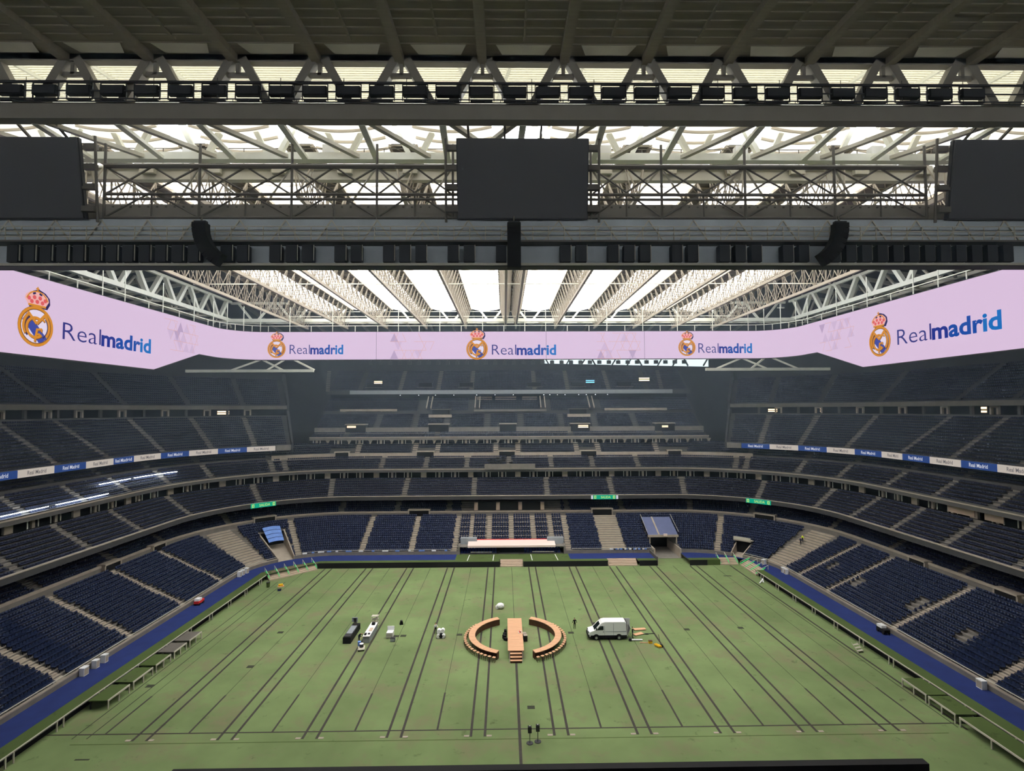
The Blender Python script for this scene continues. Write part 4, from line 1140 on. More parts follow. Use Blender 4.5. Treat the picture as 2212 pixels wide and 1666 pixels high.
for xm in (-8.6, 12.4, -24, 28): 
    for s in (-1, 1): MB().beam((xm + s * .7, YF0 + 40, 36.4), (xm + s * .7, YF0 + 45, 40.1), .3, .5).build('stair_side', M['conc_l'], farup)
for x0, x1 in ((-52, -34), (32, 52)): MB().b2((x0, YF0 + 40.0, 35.3), (x1, YF0 + 40.2, 36.2)).build('box_rail', M['conc_l'], farup)
for x0, x1 in ((-9, -4), (-3, 4), (6, 11)): MB().b2((x0, YF0 + 47.6, 38.6), (x1, YF0 + 47.8, 40.2)).build('back_panel', M['cream'], farup)
# far stand top tier: tunnel mouths with pale curved lintels
for xm in (-43, -26, -12.5, 10, 24.5, 40):
    MB().b2((xm - 2.2, YF0 + 46.6, 43.2), (xm + 2.2, YF0 + 48.5, 44.8)).build('vomitory_opening', M['void'], farup)
    MB().b2((xm - 2.8, YF0 + 46.2, 43.0), (xm + 2.8, YF0 + 46.4, 43.35)).build('vomitory_rail', M['conc'], farup)

# tunnel to the pitch (far right) with blue-grey canopy
tn = thing('players_tunnel', 'tunnel mouth with blue-grey canopy roof in the far lower stand', 'tunnel', (39.3, 129.6, 0))
TX0, TX1 = XC + HX - (130.9 - US[2]), XC + HX - (124.4 - US[2])
MB().b2((TX0, 129.0, -.05), (TX1, 141, .04)).build('ramp', M['conc'], tn)
MB().b2((TX0 - .1, 129.3, 0), (TX0 + .25, 141, 2.2)).build('side_wall', M['conc_l'], tn)
MB().b2((TX1 - .25, 129.3, 0), (TX1 + .1, 141, 2.2)).build('side_wall', M['conc_l'], tn)
MB().b2((TX0, 139.8, 0), (TX1, 140, 7)).build('dark_end', M['void'], tn)
for x0, x1 in ((TX0 - .4, TX0 + 2.1), (TX0 + 2.5, TX1 + .5)):
    MB().sweep([[(x, 133.2, 4.5), (x, 139.8, 7.5), (x, 139.8, 7.7), (x, 133.2, 4.7)] for x in (x0, x1)]).build('canopy_panel', M['bluegrey'], tn)
MB().b2((TX0 - .5, 132.9, 4.1), (TX1 + .6, 133.3, 4.65)).build('canopy_front', M['conc_l'], tn)
MB().sweep([[(x, 133.2, 4.65), (x, 139.8, 7.65), (x, 139.8, 7.78), (x, 133.2, 4.78)] for x in (TX0 + 2.1, TX0 + 2.5)]).build('canopy_spine', M['conc_l'], tn)
for x in (TX0, TX1 + .1): MB().tube((x, 133.1, 0), (x, 133.1, 4.3), .14).build('canopy_post', M['conc_l'], tn)
MB().box((TX0 + 3.8, 132.8, 4.7), (.9, .3, .5)).build('sign_box', M['pinkw'], tn)
for s in (-1, 1):
    xs_ = TX0 - .6 if s < 0 else TX1 + .7
    MB().tube((xs_, 133.2, 5.4), (xs_, 139.8, 8.4), .05).build('canopy_rail', M['steel'], tn)
MB().b2((34.9, 123.2, .0), (35.1, 129.5, 2.0)).build('tunnel_fence', M['steel_d'], tn)

def ramp_gap(name, label, g0, g1, cover, z1, dlen):
    t = thing(name, label, 'ramp', kind=None)
    mb = MB(); rings = []
    for d, z in ((.0, ZP - .1), (dlen, z1)):
        rings.append([pos(g0, d)[:2] + (z,), pos(g1, d)[:2] + (z,)])
    mb.sweep(rings, close=False).build('ramp_floor', M['conc_l'], t)
    for g in (g0, g1):
        st_ = .12 / stretch(g, 4)
        sweep_profile([(0, 0), (dlen + .5, 0), (dlen + .5, T1a.z0 + dlen / T1a.t * T1a.r), (.3, 2.2), (0, 2.0)], g - st_, g + st_).build('ramp_wall', M['conc_l'], t)
    sweep_profile([(dlen, 0), (dlen + .1, 0), (dlen + .1, z1 + 3), (dlen, z1 + 3)], g0, g1).build('dark_end', M['void'], t)
    if cover == 'sheet':
        rings = []
        for k in range(9):
            d = 6.4 + k * .52; zz = 4.5 + k * .36
            rings.append([pos(g0 + .9 + (g1 - g0 - 1.8) * q / 6, d)[:2] + (zz + .16 * math.sin(PI * q / 6) - .1,) for q in range(7)])
        MB().sweep(rings, close=False).build('sheet_cover', M['bluec'], t, smooth=True)
        for k in range(0, 9, 2):
            rb_ = MB()
            for p, q in zip(rings[k], rings[k][1:]): rb_.beam((p[0], p[1], p[2] + .04), (q[0], q[1], q[2] + .04), .12, .06)
            rb_.build('cover_rib', M['blue'], t)
    else:
        sweep_profile([(3.6, 4.2), (5.2, 4.2), (5.2, 4.45), (3.6, 4.45)], g0 - .5, g1 + .5).build('cover_slab', M['conc_l'], t)
        sweep_profile([(3.55, 4.45), (3.62, 4.45), (3.62, 5.2), (3.55, 5.2)], g0 - .5, g1 + .5).build('cover_rail', M['steel'], t)
    return t
ramp_gap('entrance_ramp', 'entrance ramp with light blue sheet cover in the left far corner', 222.4, 228.2, 'sheet', 3.0, 10.0)
ramp_gap('entrance_ramp', 'dark entrance ramp under a concrete slab in the right far corner', 102.4, 106.6, 'slab', 1.3, 4.6)

# lower barrier: rail and small cabinets
for u0, u1 in ((24, 102), (131.5, 150.8), (179.8, 222), (228.6, 306)):
    sweep_profile([(-.02, 2.35), (.08, 2.35), (.08, 2.45), (-.02, 2.45)], u0, u1).build('barrier_rail', M['steel'], lower)
cabs = [(93.5, 'by the corner staircase', 1.1), (82.3, 'first of a pair below the second right aisle', 1.0), (83.4, 'second of a pair below the second right aisle', 1.0), (36.6, 'beside the nearest right aisle', 1.2), (242.2, 'by the left corner staircase', 1.0), (244.4, 'between the left corner stairs and the first aisle', 1.0), (246.3, 'just before the first left aisle', 1.0), (284.2, 'farthest of the left group', .9), (285.8, 'in the middle of the left group', .9), (287.8, 'nearest of the left group', 1.2)]
for uc, lab, w in cabs:
    x, y, nx, ny = pos(uc, -.45)
    t = thing('white_cabinet', 'white cabinet at the lower barrier, ' + lab, 'cabinet', (x, y, ZP + .02), math.atan2(ny, nx) - PI / 2, 'white cabinets along the barrier')
    w *= .7
    MB().b2((-w / 2, -.35, 0), (w / 2, .3, 1.0)).build('body', M['white'], t, local=True)
    MB().b2((-w / 2 + .06, -.37, .1), (w / 2 - .06, -.34, .92)).build('door', M['conc_l'], t, local=True)
    MB().b2((-w / 2 - .03, -.38, 1.0), (w / 2 + .03, .33, 1.07)).build('lid', M['white'], t, local=True)
for uc, nm, lab in ((262.2, 'red', 'red and white cart parked on the left blue walkway'), (53.0, 'k', 'black and white cart on the right blue walkway')):
    x, y, nx, ny = pos(uc, -1.0)
    t = thing('utility_cart', lab, 'cart', (x, y, ZP + .02), math.atan2(ny, nx))
    MB().b2((-.45, -.9, .3), (.45, .9, .75)).build('body', M['red'] if nm == 'red' else M['black'], t, local=True)
    MB().b2((-.4, -.2, .75), (.4, .85, 1.15)).build('load', M['white'], t, local=True)
    for sx_ in (-.45, .45):
        for sy_ in (-.6, .6): MB().tube((sx_ - .06, sy_, .22), (sx_ + .06, sy_, .22), .22, 10).build('wheel', M['rubber'], t, local=True)

for k in range(26):
    uc = 133.0 + k * .72 if k < 12 else 181.0 + (k - 12) * 2.9
    pillar_at(uc, -.08, 2.05, 2.4, .6 + .4 * (k % 3), .05, M['white'] if k % 2 else M['bluec'], lower, 'sign_plate')
# exit signs on the second-tier fascia
sv, sf = text_2d('SALIDA', .01)
def on_fascia(uc, dd):
    def f(a, b, dep):
        x, y, _, _ = pos(uc - a / stretch(uc, dd), dd - dep); return (x, y, b)
    return f
for uc, lab in ((226.3, 'green illuminated exit sign on the left fascia curve'), (140.3, 'green illuminated exit sign on the straight far fascia'), (103.6, 'green illuminated exit sign on the right fascia curve')):
    t = thing('exit_sign', lab, 'sign', pos(uc, 13.0)[:2] + (11.95,))
    f = on_fascia(uc, 13.05)
    n = 10; w = 6.0
    mb = MB(); mb.sweep([[f(-w / 2 + w * k / n, z, dp) for z, dp in ((11.95, .02), (11.95, .2), (13.05, .2), (13.05, .02))] for k in range(n + 1)]).build('light_panel', M['exit_green'], t)
    q = sv.copy(); q[:, 0] = (q[:, 0] - sv[:, 0].mean()) / (np.ptp(sv[:, 0])) * 2.6; q[:, 1] = 12.2 + q[:, 1] / sv[:, 1].max() * .62
    mb = MB(); mb.v = [f(a, b, .23) for a, b in q.tolist()]; mb.f = list(sf); mb.m = [0] * len(sf); mb.build('lettering', M['exit_txt'], t)
    for s in (-1, 1):
        mb = MB()
        for a0, a1, b0, b1 in ((-.28, .28, 12.1, 12.9),): mb.add([f(s * 2.5 + a, b, .23) for a, b in ((a0, b0), (a1, b0), (a1, b1), (a0, b1))], [(0, 1, 2, 3)])
        po = mb.build('pictogram', M['exit_txt'], t)
        mb = MB(); mb.add([f(s * 2.5 + a, b, .25) for a, b in ((-.08, 12.25), (.12, 12.25), (.12, 12.75), (-.08, 12.75))], [(0, 1, 2, 3)]); mb.build('pictogram_door', M['exit_green'], po)
for s in (-3.35, 3.35):
    x, y, _, _ = pos(140.3 + s, 12.85); 
    tag(MB().b2((x - .25, y - .06, 12.0), (x + .25, y + .06, 12.95)).build('info_panel', M['ad_txtw']), 'small white lit panel %s of the central exit sign' % ('left' if s > 0 else 'right'), 'sign')

# advertising ribbon of the end stands
rv, rf_ = text_2d('Real Madrid', .012)
def ribbon(u0, u1, start_blue, sidename):
    u = u0; blue = start_blue; k = 0
    while u < u1 - 1:
        st_ = stretch(u + 2, 24.4); du = 7.2 / st_
        if u + du > u1: du = u1 - u
        t = thing('ribbon_panel', '%s advertising panel with team lettering, %s from the far end of the %s ribbon' % ('blue' if blue else 'cream', ORD(k + 1), sidename), 'advert', pos(u + du / 2, 24.4)[:2] + (25.0,), 0, 'advertising ribbon of the %s end stand' % sidename)
        sweep_profile([(24.32, 24.95), (24.5, 24.95), (24.5, 26.25), (24.32, 26.25)], u, u + du - .05).build('panel', M['ad_blue'] if blue else M['ad_white'], t)
        q = rv.copy(); q[:, 0] = (q[:, 0] - rv[:, 0].mean()) / np.ptp(rv[:, 0]) * 3.7; q[:, 1] = 25.3 + q[:, 1] / rv[:, 1].max() * .68
        f = on_fascia(u + du / 2, 24.28)
        mb = MB(); mb.v = [f(a, b, .02) for a, b in q.tolist()]; mb.f = list(rf_); mb.m = [0] * len(rf_)
        mb.build('lettering', M['ad_txtw'] if blue else M['ad_txtk'], t)
        u += du; blue = not blue; k += 1
        if sidename == 'x': break
def ribbon_right():
    # count from the far end towards the camera
    us = [T4_U0 - 2.4]; 
    while us[-1] > 26: us.append(us[-1] - 7.2 / stretch(us[-1] - 2, 24.4))
    blue = True
    for k, (b, a) in enumerate(zip(us, us[1:])):
        t = thing('ribbon_panel', '%s advertising panel with team lettering, %s from the far end of the right ribbon' % ('blue' if blue else 'cream', ORD(k + 1)), 'advert', pos((a + b) / 2, 24.4)[:2] + (25.0,), 0, 'advertising ribbon of the right end stand')
        sweep_profile([(24.32, 24.95), (24.5, 24.95), (24.5, 26.25), (24.32, 26.25)], a + .05, b).build('panel', M['ad_blue'] if blue else M['ad_white'], t)
        q = rv.copy(); q[:, 0] = (q[:, 0] - rv[:, 0].mean()) / np.ptp(rv[:, 0]) * 3.7; q[:, 1] = 25.3 + q[:, 1] / rv[:, 1].max() * .68
        f = on_fascia((a + b) / 2, 24.28)
        mb = MB(); mb.v = [f(x, y, .02) for x, y in q.tolist()]; mb.f = list(rf_); mb.m = [0] * len(rf_)
        mb.build('lettering', M['ad_txtw'] if blue else M['ad_txtk'], t)
        blue = not blue
ribbon_right()
ribbon(T4_U1 + 2.6, 306, False, 'left')
for ua, ub in ((T4_U1 + .1, T4_U1 + 2.5), (T4_U0 - 2.3, T4_U0)):
    sweep_profile([(24.3, 24.9), (24.4, 24.9), (24.4, 26.4), (24.3, 26.4)], ua, ub).build('end_grille', M['conc'], ends)

# lit strip in the left third tier
for i, (ua, ub) in enumerate(((238.5, 246.2), (247.0, 255.6), (256.6, 268.6), (270.0, 283.5))):
    t = thing('light_bar', 'bright white luminaire bar over the lit blue seats, %s from the far end' % ORD(i + 1), 'lamp', pos((ua + ub) / 2, 20.2)[:2] + (20.4,), 0, 'bright luminaires in the left third tier')
    rw = 0 if i > 1 else 3
    dd = T3a.d0 + rw * .85 - .05; zz = T3a.z0 + rw * .54 + .8
    sweep_profile([(dd, zz), (dd + .07, zz), (dd + .07, zz + .06), (dd, zz + .06)], ua, ub).build('tube', M['lamp_strip'], t)
    for uu in (ua, ub): pillar_at(uu, dd + .1, zz - .8, zz + .02, .06, .06, M['steel_k'], t, 'stand')
# concourse lamps and lit panels of the end stands and far stand
def lit_panel(uc, d, z0, w, h, m, lab):
    x, y, nx, ny = pos(uc, d)
    t = thing('concourse_lamp', lab, 'lamp', (x, y, z0), math.atan2(ny, nx) - PI / 2)
    MB().b2((-w / 2, -.05, 0), (w / 2, .05, h * .3)).build('light_tube', m, t, local=True)
    MB().b2((-w / 2, -.05, h * .65), (w / 2, .05, h)).build('light_tube', m, t, local=True)
    MB().b2((-w / 2 - .1, .06, -.1), (w / 2 + .1, .12, h + .1)).build('panel', M['conc_l'], t, local=True)
lit_panel(227.3, 38.6, 34.9, 3.0, .9, M['lamp_warm'], 'lit concourse panel near the end wall of the left end stand')
lit_panel(105.6, 38.6, 34.9, 2.4, .8, M['lamp_warm'], 'lit concourse panel near the end wall of the right end stand')
lit_panel(99.6, 38.6, 34.9, .5, 1.0, M['lamp_warm'], 'narrow lit concourse opening of the right end stand')
lit_panel(77.5, 38.6, 34.9, 1.2, 1.1, M['lamp_warm'], 'small lit concourse window high on the right end stand')
lit_panel(66.0, 38.6, 34.9, 2.0, 1.4, M['lamp_warm'], 'largest lit concourse window at the right picture edge')
def far_lamp(x, y, z, w, h, m, lab):
    t = thing('far_lamp', lab, 'lamp', (x, y, z))
    MB().b2((-w / 2, -.06, 0), (w / 2, .06, h * .35)).build('light_tube', m, t, local=True)
    MB().b2((-w / 2, -.06, h * .7), (w / 2, .06, h)).build('light_tube', m, t, local=True)
    MB().b2((-w / 2 - .1, .08, -.1), (w / 2 + .1, .16, h + .1)).build('panel', M['steel_d'], t, local=True)
far_lamp(-41.5, YF0 + 46.3, 44.6, 2.6, .8, M['lamp_warm'], 'white lit panel at the left of the top far tier')
far_lamp(28.5, YF0 + 46.3, 44.6, 2.8, .9, M['lamp_cyan'], 'cyan lit panel on the top far tier')
far_lamp(46.5, YF0 + 46.3, 45.2, 3.4, 1.0, M['lamp_warm'], 'white lit panel at the right of the top far tier')
far_lamp(-46.2, YF0 + 32.5, 30.6, 2.6, .5, M['lamp_warm'], 'warm lit opening in the left of the upper far stand')
far_lamp(24.0, YF0 + 32.5, 30.3, 3.0, .7, M['lamp_warm'], 'warm lit opening right of centre in the upper far stand')
far_lamp(49.0, YF0 + 32.5, 30.3, 1.8, .5, M['lamp_warm'], 'warm lit opening at the right of the upper far stand')
for i, x in enumerate((-34, -28, -22.5, -16.5, -9, -3, 3, 13, 15, 17.5, 20, 24.5, 27, 30, 34)):
    t = thing('ceiling_spot', 'tiny white spot lamp under the grey parapet strip, %s from the left' % ORD(i + 1), 'lamp', (x, YF0 + 45.2, 40.75), 0, 'spots under the parapet strip')
    MB().tube((0, 0, 0), (0, 0, -.14), .13, 8).build('bulb', M['lamp'], t, local=True)
    MB().tube((0, 0, .0), (0, 0, .12), .18, 8).build('housing', M['steel_k'], t, local=True)
# row of lamp hoods under the far roof
for i in range(34):
    x = -46 + i * 3.3
    t = thing('roof_lamp', 'dark lamp hood under the far roof above the top tier, %s from the left' % ORD(i + 1), 'lamp', (x, YW - 1.2, 51.8), 0, 'lamp hoods under the far roof')
    MB().b2((-.7, -.4, -.2), (.7, .4, 1.0)).build('hood', M['steel_k'], t, local=True)
    MB().b2((-.1, -.1, 1.0), (.1, .1, 2.4)).build('stem', M['steel_d'], t, local=True)
tag(MB().b2((-50, YW - 1.5, 54.2), (58, YW - .9, 54.5)).build('lamp_rail', M['steel_d']), 'dark rail carrying the lamp hoods under the far roof', 'rail', kind='structure')
# lean frames between the end walls and the far stand (roof supports)
for sx in (-1, 1):
    xb = XC + sx * 62
    t = thing('roof_support', 'pale roof support struts beside the %s end wall' % ('left' if sx < 0 else 'right'), 'support', (xb, 146, 47), kind='structure')
    MB().b2((min(XC + sx * 50, XC + sx * 82), 135.0, 45.6), (max(XC + sx * 50, XC + sx * 82), 135.8, 46.3)).build('lower_beam', M['offw'], t)
    for a, b in ((-9, 3), (0, 7), (4, -6), (12, 2)): MB().beam((xb + a, 136, 46.2), (xb + b, 138, 51), .4).build('strut', M['offw'], t)
tag(MB().b2((-5.5, YF0 + 18.6, 19.3), (8.5, YF0 + 19.3, 20.8)).build('press_box', M['conc']), 'grey camera platform jutting from the third tier rail in the centre', 'platform')
cam_t = thing('camera_rig', 'dark tangle of broadcast cameras on the central third-tier platform', 'cameras', (-1, YF0 + 19, 20.8))
for i in range(12):
    x = -4.6 + random.random() * 6.5; z = 21.1 + random.random() * 1.6
    MB().box((x, YF0 + 19, z), (.8, .6, .4), random.random()).build('camera_body', M['black'], cam_t)
    MB().tube((x, YF0 + 19, 20.85), (x + .3 * random.random(), YF0 + 19, z), .06).build('tripod', M['black'], cam_t)

# ================================================================== FIELD EDGE DECKS
decks = [('L', 66.6, 70.4), ('L', 71.0, 74.9), ('L', 75.5, 78.8), ('L', 79.5, 82.6), ('L', 83.3, 86.6), ('R', 65.6, 69.6), ('R', 61.4, 65.3), ('R', 53.0, 60.9)]
for i, (s, y0, y1) in enumerate(decks):
    x0, x1 = (-50.3, -48.0) if s == 'L' else (51.2, 53.7)
    lab = ('turf-covered deck on legs at the left pitch edge, %s from the camera' % ORD(i + 1)) if s == 'L' else ('turf-covered deck on legs at the right pitch edge, %s' % ('farthest of three', 'middle of three', 'nearest of three')[i - 5])
    t = thing('edge_deck', lab, 'deck', ((x0 + x1) / 2, (y0 + y1) / 2, 0), 0, 'turf decks on legs')
    MB().b2((x0, y0, .92), (x1, y1, 1.06)).build('deck_top', M['turf2'] if i not in (3, 4) else M['steel_d'], t)
    xe = x1 if s == 'L' else x0
    MB().b2((xe - .05, y0, .9), (xe + .05, y1, 1.1)).build('edge_strip', M['steel'], t)
    for y in (y0 + .1, (y0 + y1) / 2, y1 - .1): MB().b2((xe - .06, y - .06, 0), (xe + .06, y + .06, .95)).build('leg', M['steel'], t)
    xi = x0 + .2 if s == 'L' else x1 - .2
    for y in (y0 + .1, y1 - .1): MB().b2((xi - .06, y - .06, 0), (xi + .06, y + .06, .95)).build('leg', M['steel_k'], t)
t = thing('step_ladder', 'small pale step unit at the right pitch edge', 'steps', (52.2, 79.4, 0), .3)
for k in range(3): MB().b2((-.5, -.3 + k * .35, .25 + k * .28), (.5, .05 + k * .35, .3 + k * .28)).build('tread', M['steel'], t, local=True)
for s in (-.5, .5): MB().beam((s, -.3, 0), (s, .8, 1.1), .06).build('rail', M['steel'], t, local=True)
t = thing('waste_bin', 'dark green bin by the left corner stairs', 'bin', (-48.2, 110.8, 0)); MB().tube((0, 0, 0), (0, 0, .95), .3, 10, r2=.36).build('drum', M['turf2'], t, local=True); MB().tube((0, 0, .95), (0, 0, 1.03), .38, 10).build('lid', M['steel_k'], t, local=True)
t = thing('pallet_load', 'orange and yellow goods beside the bin at the left corner', 'goods', (-45.8, 111.2, 0), .4); MB().b2((-.6, -.5, 0), (.6, .5, .14)).build('pallet', M['wood'], t, local=True); MB().b2((-.45, -.35, .14), (.4, .3, .45)).build('load', M['yellow'], t, local=True)
t = thing('blue_tub', 'small blue tub on the pitch near the left corner stairs', 'tub', (-45.0, 108.6, 0)); MB().tube((0, 0, 0), (0, 0, .3), .3, 10, r2=.4).build('shell', M['blue'], t, local=True); MB().tube((0, 0, .28), (0, 0, .32), .42, 10).build('rim', M['black'], t, local=True)
t = thing('folded_barrier', 'white folded barrier lying by the right corner stairs', 'barrier', (53.0, 110.6, 0), .7)
MB().beam((-1.2, 0, .15), (.4, .3, .3), .2, .1).build('bar', M['white'], t, local=True); MB().beam((.2, -.2, .1), (1.2, .5, .5), .18, .1).build('bar', M['white'], t, local=True); MB().box((.4, .2, .25), (.4, .3, .4)).build('hinge_box', M['white'], t, local=True)

# ================================================================== STAGE IN THE MIDDLE
st = thing('stage_platform', 'long honey plywood stage platform with steps in the centre of the pitch', 'stage', (1.55, 84.3, 0))
npl = 10
for k in range(npl):
    y0 = 78.4 + (90.3 - 78.4) * k / npl; y1 = 78.4 + (90.3 - 78.4) * (k + 1) / npl
    MB().b2((.4, y0 + .01, 1.1), (2.72, y1 - .01, 1.2)).build('top_panel', M['wood'], st)
MB().b2((.5, 78.5, 0), (2.62, 90.2, 1.1)).build('base', M['wood_d'], st)
for k in range(3):
    z = .9 - k * .3
    MB().b2((.75, 78.4 - (k + 1) * .42, z - .3), (2.38, 78.4 - k * .42, z)).build('step', M['wood_d'], st)
    MB().b2((.72, 78.4 - (k + 1) * .42 - .03, z - .04), (2.41, 78.4 - k * .42, z + .02)).build('tread', M['wood'], st)
for x in (.62, 2.52): MB().tube((x, 78.35, 0), (x, 78.35, 1.1), .05).tube((x, 77.2, 0), (x, 78.35, .9), .03).build('side_rail', M['steel'], st)
t = thing('serving_tray', 'pale tray with small red and black items on the stage edge', 'tray', (2.35, 84.6, 1.2)); MB().b2((-.34, -.45, 0), (.3, .45, .04)).build('plate', M['cream'], t, local=True)
for x, y, m in ((-.1, .2, 'red'), (.08, -.05, 'black'), (-.05, -.2, 'red'), (.1, .25, 'white')): MB().box((x, y, .1), (.14, .14, .12)).build('item', M[m], t, local=True)
def curved_counter(sgn, lab):
    t = thing('curved_counter', lab, 'counter', (1.55 + sgn * 6.5, 84.6, 0)); cx_, cy_ = 1.55, 84.6
    a0, a1 = math.radians(-67), math.radians(67); n = 14
    def P(r, a): return (cx_ + sgn * r * math.cos(a), cy_ + r * math.sin(a))
    for k in range(n):
        b0 = a0 + (a1 - a0) * k / n + .002; b1 = a0 + (a1 - a0) * (k + 1) / n - .002
        mid = [b0 + (b1 - b0) * q / 3 for q in range(4)]
        MB().prism([P(7.2, b) for b in mid] + [P(6.2, b) for b in mid[::-1]], .98, 1.06).build('top_panel', M['wood'], t)
        MB().prism([P(6.42, b) for b in mid] + [P(6.34, b) for b in mid[::-1]], 0, .98).build('inner_panel', M['wood_d'], t)
    for b in np.linspace(a0, a1, 10): MB().tube(P(7.0, b) + (0,), P(7.0, b) + (.98,), .04, 5).build('leg', M['wood_d'], t)
    for b in (a0, a1):
        MB().beam(P(6.3, b) + (.5,), P(7.1, b) + (.5,), .9, .06, ref=(-math.sin(b) * sgn, math.cos(b), 0)).build('end_panel', M['wood_d'], t)
    return P
def stool():
    t = thing('wooden_stool', '', 'stool', (0, 0, 0), 0, 'wooden stools around the curved counters')
    MB().b2((-.22, -.2, .62), (.22, .2, .7)).build('seat', M['wood'], t, local=True)
    for x in (-.17, .17):
        for y in (-.15, .15): MB().beam((x * 1.15, y * 1.15, 0), (x, y, .62), .045).build('leg', M['wood_d'], t, local=True)
    MB().b2((-.18, -.03, .22), (.18, .03, .26)).build('footrest', M['wood_d'], t, local=True)
    return t
sp_ = stool(); c = 0
for sgn, nm in ((-1, 'left'), (1, 'right')):
    P = curved_counter(sgn, 'curved honey plywood counter on the %s of the stage platform' % nm)
    for k in range(20):
        b = math.radians(-66 + k * 5.35); x, y = P(7.75, b); c += 1
        o = sp_ if c == 1 else copy_tree(sp_, (0, 0, 0))
        o.location = (x, y, 0); o.rotation_euler = (0, 0, math.atan2(y - 84.6, x - 1.55) - PI / 2)
        o['label'] = 'wooden stool outside the %s curved counter, %s from its near end' % (nm, ORD(k + 1))
for x, y, rz, lab in ((3.15, 84.35, .1, 'nearer of two black cases beside the stage'), (3.0, 85.1, .2, 'farther of two black cases beside the stage')):
    t = thing('equipment_case', lab, 'case', (x, y, 0), rz); MB().b2((-.28, -.3, .05), (.28, .3, .85)).build('body', M['black'], t, local=True); MB().b2((-.3, -.32, .85), (.3, .32, .93)).build('lid', M['conc_l'], t, local=True)
    for sx_ in (-.2, .2): MB().tube((sx_, -.25, .05), (sx_, -.2, .05), .05, 6).build('wheel', M['rubber'], t, local=True)
for i, (x, y, h) in enumerate(((.05, 86.9, .7), (-.05, 86.2, .5), (-.1, 85.2, .6), (.1, 84.6, .4))):
    t = thing('equipment_bag', 'black bag leaning on the left side of the stage, %s from the far end' % ORD(i + 1), 'bag', (x, y, 0), .3 * i); MB().b2((-.22, -.28, 0), (.2, .28, h)).build('body', M['cloth_k'], t, local=True); MB().tube((-.1, -.1, h), (.1, .1, h), .04, 6).build('handle', M['rubber'], t, local=True)
# inflated white bag
bl = bpy.data.meshes.new('bundle'); bmx = bmesh.new(); bmesh.ops.create_icosphere(bmx, subdivisions=3, radius=.62)
for v in bmx.verts:
    n_ = math.sin(v.co.x * 9) * math.cos(v.co.y * 8 + v.co.z * 6); v.co *= 1 + .07 * n_; v.co.z *= .8; v.co.x *= 1.15
bmx.to_mesh(bl); bmx.free(); bl.materials.append(M['cloth_w']); [setattr(p, 'use_smooth', True) for p in bl.polygons]
t = thing('white_bundle', 'round white crumpled bundle on the turf behind the stage', 'bundle', (-.85, 97.9, 0)); o = link('bag', bl, t); o.location = (0, 0, .5)
MB().box((-.55, -.1, .28), (.5, .4, .5), .4).build('knot', M['cloth_w'], t, local=True)

# equipment left of the stage
t = thing('road_case_bench', 'long black counter case on the left of the pitch', 'case', (-24.3, 86.8, 0))
MB().b2((-25.0, 84.0, 0), (-23.8, 89.6, .95)).build('body', M['black'], t)
MB().b2((-24.9, 85.4, .95), (-24.0, 88.4, 1.02)).build('top_sheet', M['greyp'], t)
MB().b2((-24.9, 84.1, .95), (-23.9, 85.2, 1.08)).build('lid', M['steel_k'], t)
MB().b2((-24.6, 88.6, .95), (-24.2, 89.0, 2.1)).build('monitor_post', M['steel_d'], t); MB().b2((-24.9, 88.6, 1.5), (-24.0, 88.75, 2.2)).build('monitor', M['greyp'], t)
t = thing('white_counter', 'grey counter with white top and equipment left of the stage', 'counter', (-21.4, 86.7, 0))
MB().b2((-21.95, 84.2, 0), (-20.95, 89.4, 1.0)).build('body', M['greyp'], t); MB().b2((-22.0, 84.1, 1.0), (-20.9, 89.5, 1.07)).build('top', M['white'], t)
for x, y, sx_, sy_, h, m in ((-21.4, 88.6, .5, .5, .3, 'black'), (-21.3, 86.6, .5, 1.2, .06, 'cream'), (-21.7, 84.7, .3, .5, .2, 'black'), (-21.2, 84.9, .3, .3, .15, 'black')): MB().box((x, y, 1.07 + h / 2), (sx_, sy_, h)).build('device', M[m], t)
t = thing('wire_rack', 'pale wire shelving rack behind the white-topped counter', 'rack', (-21.6, 90.6, 0))
for z in (.2, .7, 1.2, 1.7): MB().b2((-.55, -.4, z), (.55, .4, z + .04)).build('shelf', M['steel'], t, local=True)
for x in (-.55, .55):
    for y in (-.4, .4): MB().tube((x, y, 0), (x, y, 1.9), .035, 5).build('post', M['steel'], t, local=True)
t = thing('flight_cart', 'white and grey slatted cart between counter and stage', 'cart', (-18.2, 86.2, 0))
MB().b2((-.5, -.55, .1), (.5, .65, .9)).build('body', M['white'], t, local=True)
for k in range(5): MB().b2((-.47, -.58, .18 + k * .14), (.47, -.54, .24 + k * .14)).build('slat', M['conc_l'], t, local=True)
MB().b2((-.55, .6, .9), (.55, .7, 1.5)).build('back_panel', M['white'], t, local=True)
for sx_ in (-.4, .4): MB().tube((sx_, -.5, .06), (sx_, -.4, .06), .07, 8).build('caster', M['rubber'], t, local=True)
for x, y, w, d, h, lab in ((-17.45, 84.75, .7, .55, .5, 'small grey case beside the slatted cart'),):
    t = thing('equipment_case', lab, 'case', (x, y, 0)); MB().b2((-w / 2, -d / 2, .04), (w / 2, d / 2, h)).build('body', M['greyp'], t, local=True); MB().b2((-w / 2 - .02, -d / 2 - .02, h), (w / 2 + .02, d / 2 + .02, h + .06)).build('lid', M['steel_k'], t, local=True)
t = thing('floor_monitor', 'small dark wedge monitor alone on the turf', 'loudspeaker', (-17.4, 91.3, 0), .3); MB().side([(-.3, 0), (.3, 0), (.22, .5), (-.1, .62)], -.3, .3).build('cabinet', M['black'], t, local=True); MB().box((.05, 0, .6), (.3, .5, .05)).build('grille', M['steel_k'], t, local=True)
t = thing('flat_cart', 'low trolley with a steel pot and blue canister in front of the grey counter', 'trolley', (-21.6, 82.0, 0), .2)
